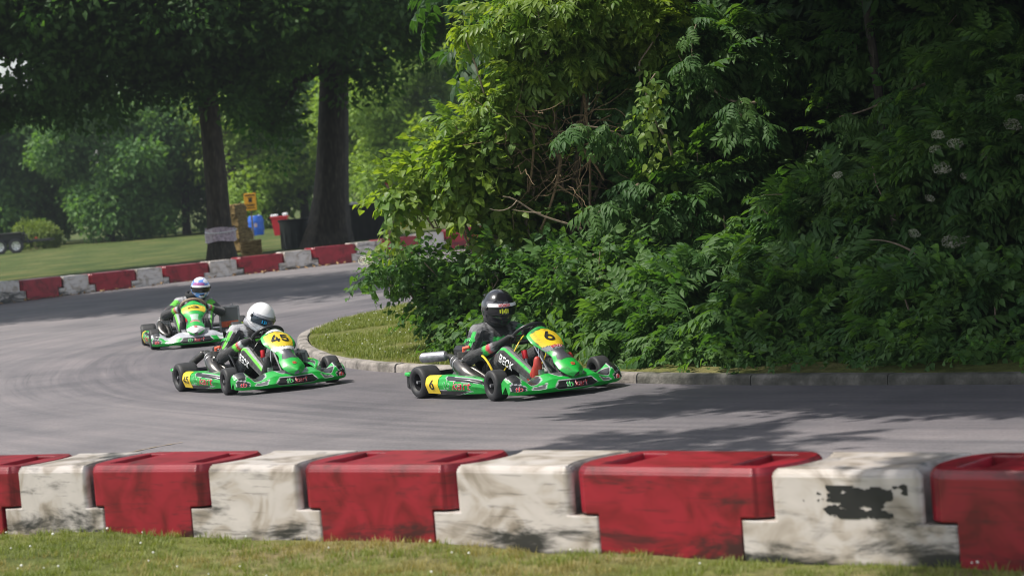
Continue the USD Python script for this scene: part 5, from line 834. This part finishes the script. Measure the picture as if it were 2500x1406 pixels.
    for i, s in ((0, -1), (1, 1)):
        toe = ank[i] + A([.075, 0, .15]); heel = ank[i] + A([.02, 0, -.06]); part('boot', body_mesh([[(ank[i] + A([-.03, 0, .0]), .048), (heel, .040)], [(heel, .042), (toe - A([0, 0, .05]), .040), (toe, .030)], [(ank[i], .046), (toe - A([.01, 0, .06]), .036)]], .018, 5), st['boot'], t, True)
    part('neck_brace', [lathe([(-.032, .085), (-.038, .105), (0, .118), (.03, .108), (.034, .088), (0, .078), (-.032, .085)], 28, 'z').apply_transform(matrix(tuple(nk + A([-.01, 0, .0])), R=trimesh.transformations.rotation_matrix(.25, [0, 1, 0])[:3, :3]))], st.get('brace', 'black_cloth'), t, True)
    part('neck', tube([nk - A([0, 0, .05]), hd - A([.02, 0, .06])], [.06, .055], 12), 'skin', t, True)
    R = trimesh.transformations.euler_matrix(st['head_roll'], st['head_pitch'], st['head_yaw'], 'sxyz')[:3, :3]; H = xform('helmet', t, matrix(tuple(hd), R=R, scale=(st.get('hs', 1.06),) * 3))
    m, uv = surf(helmet_S, np.linspace(-math.pi, math.pi, 90), np.linspace(-math.pi / 2, math.pi / 2, 56)); C = st['shell'](uv, np.array(m.vertices)); part('shell', m, 'helmet_shell', H, True, color=C)
    big = lambda u, v: helmet_S(u, v) * 1.0 + normal_at(helmet_S, u, v) * np.sign((normal_at(helmet_S, u, v) * helmet_S(u, v)).sum(1, keepdims=True)) * .004
    m, _ = surf(big, np.linspace(-1.25, 1.25, 40), np.linspace(-.30, .34, 14)); part('visor', solidify(m, .003), st['visor'], H, True); o3 = lambda u: (3 * math.cos(u), 3 * math.sin(u), 0)
    m, _ = surf(lambda u, v: big(u, v) + normal_at(helmet_S, u, v) * 0 + helmet_S(u, v) * .012, np.linspace(-1.18, 1.18, 40), np.linspace(.17, .335, 6)); part('visor_strip', m, st['strip'], H, True)
    for s in (-1, 1): part('visor_pivot', ico(.018, tuple(big(A([s * 1.28]), A([.08]))[0]), 2, (1, .5, 1)), 'black_plastic', H, True)
    if st.get('strip_text'): part('strip_lettering', wrap_on(lettering(st['strip_text'], .021, True), lambda u, v: big(u, v) + helmet_S(u, v) * .012, st.get('text_u', -.15), .25, (1 / .15, 0), (0, 1 / .145), .002, (6, 0, 1)), 'ink_red', H)
    for u, hgt in st.get('bars', []): part('visor_mark', wrap_on(extrude(Polygon([(-.006, -hgt), (.006, -hgt * .9), (.005, hgt), (-.007, hgt)]), .0012), big, u, -.06, (1 / .15, 0), (0, 1 / .145), .002, (4, 0, 0)), st['bar_mat'], H)  # lime bars are print, cyan bars are painted reflections
    if st.get('spoiler'): part('helmet_fin', [box(.06, .10, .018, (-.128, 0, .085), bev=.008), box(.05, .03, .03, (-.10, 0, .10), bev=.01)], st['spoiler'], H)
    part('chin_vent', patch(big, -.28, .28, -.62, -.50, .0015, (4, 0, 0), 6), 'black_plastic', H)
    return t
def shell_black(uv, P):
    c = np.tile([.010, .010, .012], (len(P), 1)); k = meshkit.noise(P * 22, 3); c[(k > .68) & (P[:, 2] > .03)] = (.10, .10, .11); return c
def shell_white(uv, P):
    c = np.tile([.72, .72, .73], (len(P), 1)); c[np.abs(P[:, 2] + .06 + .35 * P[:, 0]) < .004] = (.35, .35, .36); return c
def shell_blue(uv, P):
    c = np.tile([.10, .22, .58], (len(P), 1)); k = meshkit.noise(P * [14, 14, 30], 5); c[k > .56] = (.65, .65, .72); c[(k < .36)] = (.30, .08, .25); c[(P[:, 2] < -.01) & (k < .5)] = (.12, .30, .62); return c
SG = np.array([.02, .42, .06]); LIME = np.array([.10, .50, .03])
make_driver('driver in black and green suit with glossy black helmet in the leading kart', *kart_at('6'), dict(pale=.45, hs=1.14, head=(-.22, .02, .80), head_yaw=-.10, head_pitch=.10, head_roll=0, lean=.03, wrist_r=(.07, -.215, .47), elbow_r=(-.18, -.36, .36), wrist_l=(.13, .14, .60), elbow_l=(-.06, .33, .46), grip=(2.9, .75), gloves=('glove_black', 'glove_lime'), boot='red_leather', green=SG, shell=shell_black, visor='visor_dark', strip='ink_white', strip_text='HONDA', bars=[(-.42, .014), (-.30, .019), (-.10, .020), (.02, .016), (-.20, .012)], bar_mat='lime_bar', spoiler='black_plastic', leg_text='BECK', sleeve_text='ZERO'))
make_driver('driver with plain white helmet leaning into the bend, sitting in the middle kart', *kart_at('45'), dict(head=(-.14, .10, .74), head_yaw=.05, head_pitch=.30, head_roll=-.32, lean=.10, fwd=.03, wrist_r=(.09, -.18, .50), elbow_r=(-.14, -.34, .36), wrist_l=(.13, .16, .58), elbow_l=(-.02, .34, .42), grip=(2.75, .5), gloves=('glove_black', 'glove_lime'), boot='glove_black', green=LIME, shell=shell_white, visor='visor_blue', strip='brushed_silver', strip_text='', bars=[(-.38, .016), (-.22, .018), (-.10, .012)], bar_mat='ink_cyan', leg_text='BECK', sleeve_text='ZERO', brace='ink_grey'))  # cyan bars are reflections painted onto the blue visor
make_driver('driver with blue, white and purple helmet sitting upright in the rearmost kart', *kart_at('3'), dict(arm_end=.52, hs=1.0, head=(-.20, .13, .78), head_yaw=.10, head_pitch=.10, head_roll=-.05, lean=.05, wrist_r=(.12, -.17, .52), elbow_r=(-.04, -.37, .44), wrist_l=(.12, .17, .52), elbow_l=(-.04, .37, .42), grip=(3.0, .15), gloves=('glove_black', 'glove_black'), boot='glove_black', green=LIME, shell=shell_blue, visor='visor_dark', strip='ink_white', bars=[], bar_mat='ink_cyan', spoiler='black_plastic'))

# ------------------------------------------------------------------ things behind the far barriers
def at_ground(px_, py_, Y): p = at_depth(px_, py_, Y); return np.array([p[0], Y, float(ground_z(p[0], Y))])
def bale(label, loc, yaw, sz=(1.0, .48, .38), group=None):
    t = thing('hay_bale', label, 'hay bale', matrix(loc, yaw), group); b = trimesh.creation.box(sz); b = b.subdivide().subdivide().subdivide().subdivide(); v = np.array(b.vertices); n = v / np.array(sz) * 2; v *= 1 - .05 * (np.abs(n).min(1, keepdims=True) > .6); v += (meshkit.fbm(v * 9 + np.array(loc)[None], 3, 4)[:, None] - .5) * .06 * np.sign(v) * (np.abs(n) > .95); v[:, 2] += sz[2] / 2
    b.vertices = v; part('straw_block', b, 'straw', t); rr = np.random.default_rng(int(abs(loc[2]) * 100)); g = Geo()
    for i in range(220):
        f = rr.integers(0, 3); q = rr.uniform(-.5, .5, 3) * sz; q[f] = sz[f] / 2 * rr.choice([-1, 1]); d = rr.normal(0, 1, 3) * [1, 1, .35]; a_ = np.array([q - d * .03, q + d * .03 + [0, 0, .006], q + d * .03]) + [0, 0, sz[2] / 2]; g.add((a_, np.array([[0, 1, 2]])))
    mark(part('loose_straw', g.mesh(), 'straw', t), kind='stuff'); 
    for x in (-.22, .22): part('twine', tube([(x, -sz[1] / 2 - .004, .01), (x, -sz[1] / 2 - .004, sz[2] + .004), (x, sz[1] / 2 + .004, sz[2] + .004), (x, sz[1] / 2 + .004, .01)], .004, 4), 'dry_leaf', t)
h0 = at_ground(583, 612, 76.0)
for i, (dx, yw) in enumerate([(.0, 1.30), (.03, 1.22), (-.03, 1.36), (-.06, 1.28)]):
    bale(['bottom hay bale of the stack behind the banded tree', 'second hay bale from the bottom of the stack', 'third hay bale from the bottom of the stack', 'topmost hay bale of the stack under the yellow sign'][i], (h0[0] + dx, h0[1], h0[2] + .375 * i), yw, (1.0, .52, .37))
s0 = at_ground(615, 628, 72.0); bale('single hay bale on the grass just behind the far barriers', s0, .15, (.60, .5, .42))
sg = at_depth(611, 493, 77.5); gz = float(ground_z(sg[0], 77.5)); t = thing('warning_sign', 'yellow notice sign on a stake above the hay stack', 'sign', matrix((sg[0], 77.5, gz)))
part('stake', box(.05, .04, sg[2] - gz + .2, (0, .03, (sg[2] - gz) / 2 + .08)), 'wood_grey', t); pl = part('board', box(.38, .012, .54, (0, 0, sg[2] - gz), bev=.004), 'sign_yellow', t)
part('print', [box(.30, .002, .035, (0, -.008, sg[2] - gz + .21)), box(.11, .002, .12, (0, -.008, sg[2] - gz + .05)), box(.15, .002, .02, (0, -.008, sg[2] - gz + .13)), box(.28, .002, .018, (0, -.008, sg[2] - gz - .08)), box(.24, .002, .018, (0, -.008, sg[2] - gz - .12)), box(.26, .002, .03, (0, -.008, sg[2] - gz - .19))], 'bin_dark', pl)
b0 = on_ground(627, 575); b0[2] = ground_z(*b0[:2]); t = thing('plastic_drum', 'blue plastic drum on the lawn right of the hay stack', 'barrel', matrix(b0))
part('drum_body', lathe([(0, .001), (0, .28), (.03, .31), (.25, .335), (.27, .345), (.30, .335), (.55, .335), (.58, .345), (.61, .335), (.78, .30), (.83, .26), (.84, .001)], 36, 'z'), 'blue_drum', t, 40); part('drum_label', patch(lambda u, v: np.stack([.34 * np.sin(u), -.34 * np.cos(u), v], 1), -.1, .25, .36, .52, .002, (0, -3, .4), 6), 'wrap_film', t); part('drum_bung', [trimesh.creation.cylinder(.04, .03, transform=matrix((.15, 0, .85)))], 'ink_white', t)
b0 = on_ground(686, 574); b0[2] = ground_z(*b0[:2]); t = thing('rubbish_bin', 'tapered red bin with white tops on the lawn right of the blue drum', 'bin', matrix(b0))
v = trimesh.creation.box([1, 1, 1]); q = np.array(v.vertices); q[:, :2] *= np.where(q[:, 2:] > 0, .66, .46); q[:, 2] = (q[:, 2] + .5) * .76; v.vertices = q; part('bin_body', v, 'red_bin', t); part('bin_rim', box(.72, .72, .06, (0, 0, .73), bev=.01), 'red_bin', t); part('bag_edge', [box(.26, .5, .09, (-.2, 0, .80), bev=.02), box(.18, .5, .12, (.24, 0, .82), bev=.03)], 'ink_white', t); part('bin_mark', box(.2, .01, .1, (.12, -.325, .56)), 'ink_black', t)
b0 = at_ground(723, 612, 74.0); t = thing('dark_bin', 'large dark grey ribbed plastic bin left of the thickest trunk', 'bin', matrix(b0))
part('bin_body', lathe([(0, .001), (0, .38), (.85, .45), (.85, .43), (.02, .36)], 32, 'z'), 'bin_dark', t, 40); part('bin_rim', lathe([(.83, .44), (.83, .475), (.88, .475), (.88, .43)], 32, 'z'), 'bin_dark', t, 40)
for i in range(14): a_ = i * math.pi / 7; part('rib', box(.02, .035, .80, (.425 * math.cos(a_), .425 * math.sin(a_), .42), yaw=a_), 'bin_dark', t)
part('bin_liner', lathe([(.84, .478), (.895, .478), (.90, .42), (.80, .41)], 28, 'z'), 'black_cloth', t, True)
b0 = at_ground(908, 600, 76.5); t = thing('covered_counter', 'black cloth-covered counter right of the thickest trunk with red and white things on it', 'table', matrix(b0, -.1))
cl = surf(lambda u, v: np.stack([(.66 + .015 * np.sin(u * 22) * (1 - v)) * np.clip(1.25 * np.cos(u), -1, 1), (.42 + .015 * np.sin(u * 22) * (1 - v)) * np.clip(1.25 * np.sin(u), -1, 1), v * 1.1], 1), np.linspace(0, 2 * math.pi, 161), np.linspace(0, 1, 8))[0]; part('cloth', cl, 'black_cloth', t, True); part('counter_top', box(1.34, .86, .025, (0, 0, 1.11), bev=.006), 'black_cloth', t)
for i, (x, y, sx, c_, lab, cat) in enumerate([(-.45, -.2, .26, 'ink_white', 'white folded cloth on the left end of the black counter', 'cloth'), (-.12, -.2, .28, 'ink_red', 'red flag heap on the black counter', 'cloth'), (.35, -.25, .5, 'ink_white', 'white papers on the right end of the black counter', 'papers')]):
    p = np.array(b0) + [x, y - .03, 1.124]; u = thing('folded_cloth' if i < 2 else 'paper_stack', lab, cat, matrix(p)); part('fold', box(sx, .22, .045 - .02 * (i == 2), (0, 0, .025), bev=.008), c_, u); part('fold', box(sx * .7, .18, .03, (.02, .01, .062 - .02 * (i == 2)), bev=.01), c_, u)
# band of film and tape on the banded tree
zb = float(t1[2]); t = thing('film_band', 'crinkled pale plastic film wound round the trunk left of the hay stack', 'plastic wrap', matrix((t1[0], t1[1], zb)))
def band(u, v): r = .372 + .010 * np.sin(v * 40 + 2 * u) + .008 * np.sin(7 * u + v * 9) + .025 * (1 - v); r2 = r * (1 + .075 * np.sin(5 * u + 300)); return np.stack([r2 * np.cos(u), r2 * np.sin(u),   .64 + .36 * v + .02 * np.sin(3 * u)], 1)
part('film', surf(band, np.linspace(0, 2 * math.pi, 73), np.linspace(0, 1, 22))[0], 'wrap_film', t, True); part('tape', tube([(.405 * math.cos(a_), .405 * math.sin(a_), .92 + .05 * math.sin(a_)) for a_ in np.linspace(0, 2 * math.pi, 40)], .012, 5, False), 'ink_white', t)
# marshal
mp = at_ground(962, 600, 71.0); t = thing('person', 'track marshal in red cap holding a yellow flag, half hidden by leaves', 'track marshal', matrix(mp, math.radians(-70))); A = np.array
bn = [[((0, 0, .95), .13), ((0, 0, 1.15), .125)], [((0, 0, 1.15), .125), ((0, .15, 1.42), .07), ((0, -.15, 1.42), .07)], [((0, 0, 1.42), .07), ((0.01, 0, 1.55), .05)], [((.02, 0, 1.60), .085), ((.01, 0, 1.69), .095)]]
for s in (-1, 1): bn += [[((0, s * .09, .92), .095), ((.02, s * .10, .50), .06)], [((.02, s * .10, .50), .06), ((-.01, s * .11, .09), .042)], [((-.01, s * .11, .06), .042), ((.16, s * .12, .035), .032)]]
bn += [[((0, -.18, 1.40), .06), ((.05, -.27, 1.14), .045)], [((.05, -.27, 1.14), .045), ((.25, -.22, .99), .034)], [((0, .18, 1.40), .06), ((.06, .27, 1.14), .045)], [((.06, .27, 1.14), .045), ((.27, .20, 1.02), .034)]]
for yy, zz, xx in ((-.22, .99, .27), (.20, 1.02, .29)):
    for j in range(4): bn += [[((xx, yy - .02 + .014 * j, zz), .012), ((xx + .06, yy - .02 + .014 * j, zz - .01), .009)], [((xx + .06, yy - .02 + .014 * j, zz - .01), .009), ((xx + .055, yy - .02 + .014 * j, zz - .05), .008)]]
m = body_mesh(bn, .025, 5); P = np.array(m.vertices); C = np.tile([.40, .23, .16], (len(P), 1)); C[(P[:, 2] > .93) & (P[:, 2] < 1.52) & (P[:, 0] < .2)] = (.35, .38, .45); C[(P[:, 2] > 1.22) & (P[:, 2] < 1.30) & (P[:, 0] < .2)] = (.35, .05, .08); C[(P[:, 2] > .5) & (P[:, 2] <= .97) & (np.abs(P[:, 1]) < .22) & (P[:, 0] < .2)] = (.07, .09, .06); C[P[:, 2] < .10] = (.05, .05, .05)
part('body', m, 'suit_cloth', t, True, color=C)
part('cap', [ico(.108, (.01, 0, 1.70), 2, (1, 1, .85)), box(.11, .14, .012, (.12, 0, 1.71), bev=.005)], 'cloth_red', t, True); part('hair', ico(.098, (-.015, 0, 1.665), 2), 'wood_grey', t, True); part('face', [ico(.012, (.098, s * .032, 1.665), 1) for s in (-1, 1)] + [ico(.014, (.108, 0, 1.64), 1, (1, .8, 1.2)), box(.006, .045, .008, (.095, 0, 1.60))], 'skin', t, True)
fp = mp + np.array([.18, -.30, 0]); u = thing('flag', 'yellow flag hanging from the hand of the marshal', 'flag', matrix((*fp[:2], mp[2] + 1.0)))
part('pole', tube([(-.05, 0, .12), (.30, -.05, -.62)], .011, 6), 'ink_white', u); part('cloth', surf(lambda a, b: np.stack([-.02 + .28 * a - .10 * b + .03 * np.sin(b * 7), -.03 + .05 * np.sin(a * 9 + b * 4), .05 - .58 * a - .20 * b], 1), np.linspace(0, 1, 16), np.linspace(0, 1, 10))[0], 'cloth_yellow', u, True)
# orange net with posts
n0, n1 = at_ground(1150, 545, 96), at_ground(1310, 525, 90); t = thing('orange_net_fence', 'orange plastic mesh fence seen through leaves behind the shrubs', 'fence', matrix(n0)); d = n1 - n0; hs = np.linspace(.35, 1.1, 9); part('mesh', [tube([(0, 0, h), tuple(d + [0, 0, h])], .014, 4) for h in hs] + [tube([tuple(d * k + [0, 0, .35]), tuple(d * k + [0, 0, 1.1])], .008, 3) for k in np.linspace(0, 1, 60)], 'net_orange', t)
for k in np.linspace(0, 1, 4): part('post', box(.05, .05, 1.25, tuple(d * k + [0, .04, .6])), 'wood_grey', t)
# trailer
tp = on_ground(38, 619); tp[2] = ground_z(*tp[:2]); t = thing('trailer', 'black tandem axle trailer with pale wheels at the left picture edge', 'trailer', matrix(tp, math.radians(4)))
part('bed', [box(3.6, 1.5, .10, (-1.5, .9, .62), bev=.02), box(3.6, .05, .28, (-1.5, .16, .76), bev=.01), box(.05, 1.5, .28, (.28, .9, .76), bev=.01)], 'trailer_black', t)
fd = np.array([(-1.25, .42), (-1.2, .78), (-1.0, .92), (.35, .92), (.55, .78), (.62, .42)]); part('mudguard', [tube([(x, y, z) for x, z in fd], .03, 6) for y in (.0, .1)] + [solidify(surf(lambda u, v: np.stack([np.interp(u, np.linspace(0, 1, 6), fd[:, 0]), -.12 + v * .30, np.interp(u, np.linspace(0, 1, 6), fd[:, 1])], 1), np.linspace(0, 1, 31), np.linspace(0, 1, 3))[0], .01)], 'trailer_black', t); part('skirt', box(1.5, .03, .40, (-.3, .20, .62)), 'trailer_black', t)
for x in (-.68, .05):
    w = xform('wheel', t, matrix((x, .03, .34))); part('tyre', lathe([(-.10, .20), (-.11, .24), (-.10, .31), (-.07, .34), (.07, .34), (.10, .31), (.11, .24), (.10, .20)], 36), 'tyre_rubber', w, 40); part('rim', [lathe([(-.095, .21), (-.06, .19), (-.05, .07), (-.085, .06), (-.085, .001)], 32)] + [box(.05, .02, .13, (.125 * math.sin(a_), -.068, .125 * math.cos(a_))) for a_ in ()], 'chrome_rim', w, 30); part('rim_slot', [ico(.03, (.13 * math.sin(a_), -.055, .13 * math.cos(a_)), 1, (1, .3, 1)) for a_ in np.arange(6) * math.pi / 3], 'trailer_black', w)
part('tail_lamp', box(.12, .03, .06, (.95, .17, .62), bev=.008), 'lamp_red', t); part('tail_frame', [box(1.3, .06, .12, (.95, .22, .50), bev=.01), box(.06, 1.3, .12, (1.6, .9, .50), bev=.01)], 'trailer_black', t); part('marker_stick', tube([(.42, .2, .7), (.42, .2, 1.22)], .02, 6), 'trailer_black', t)
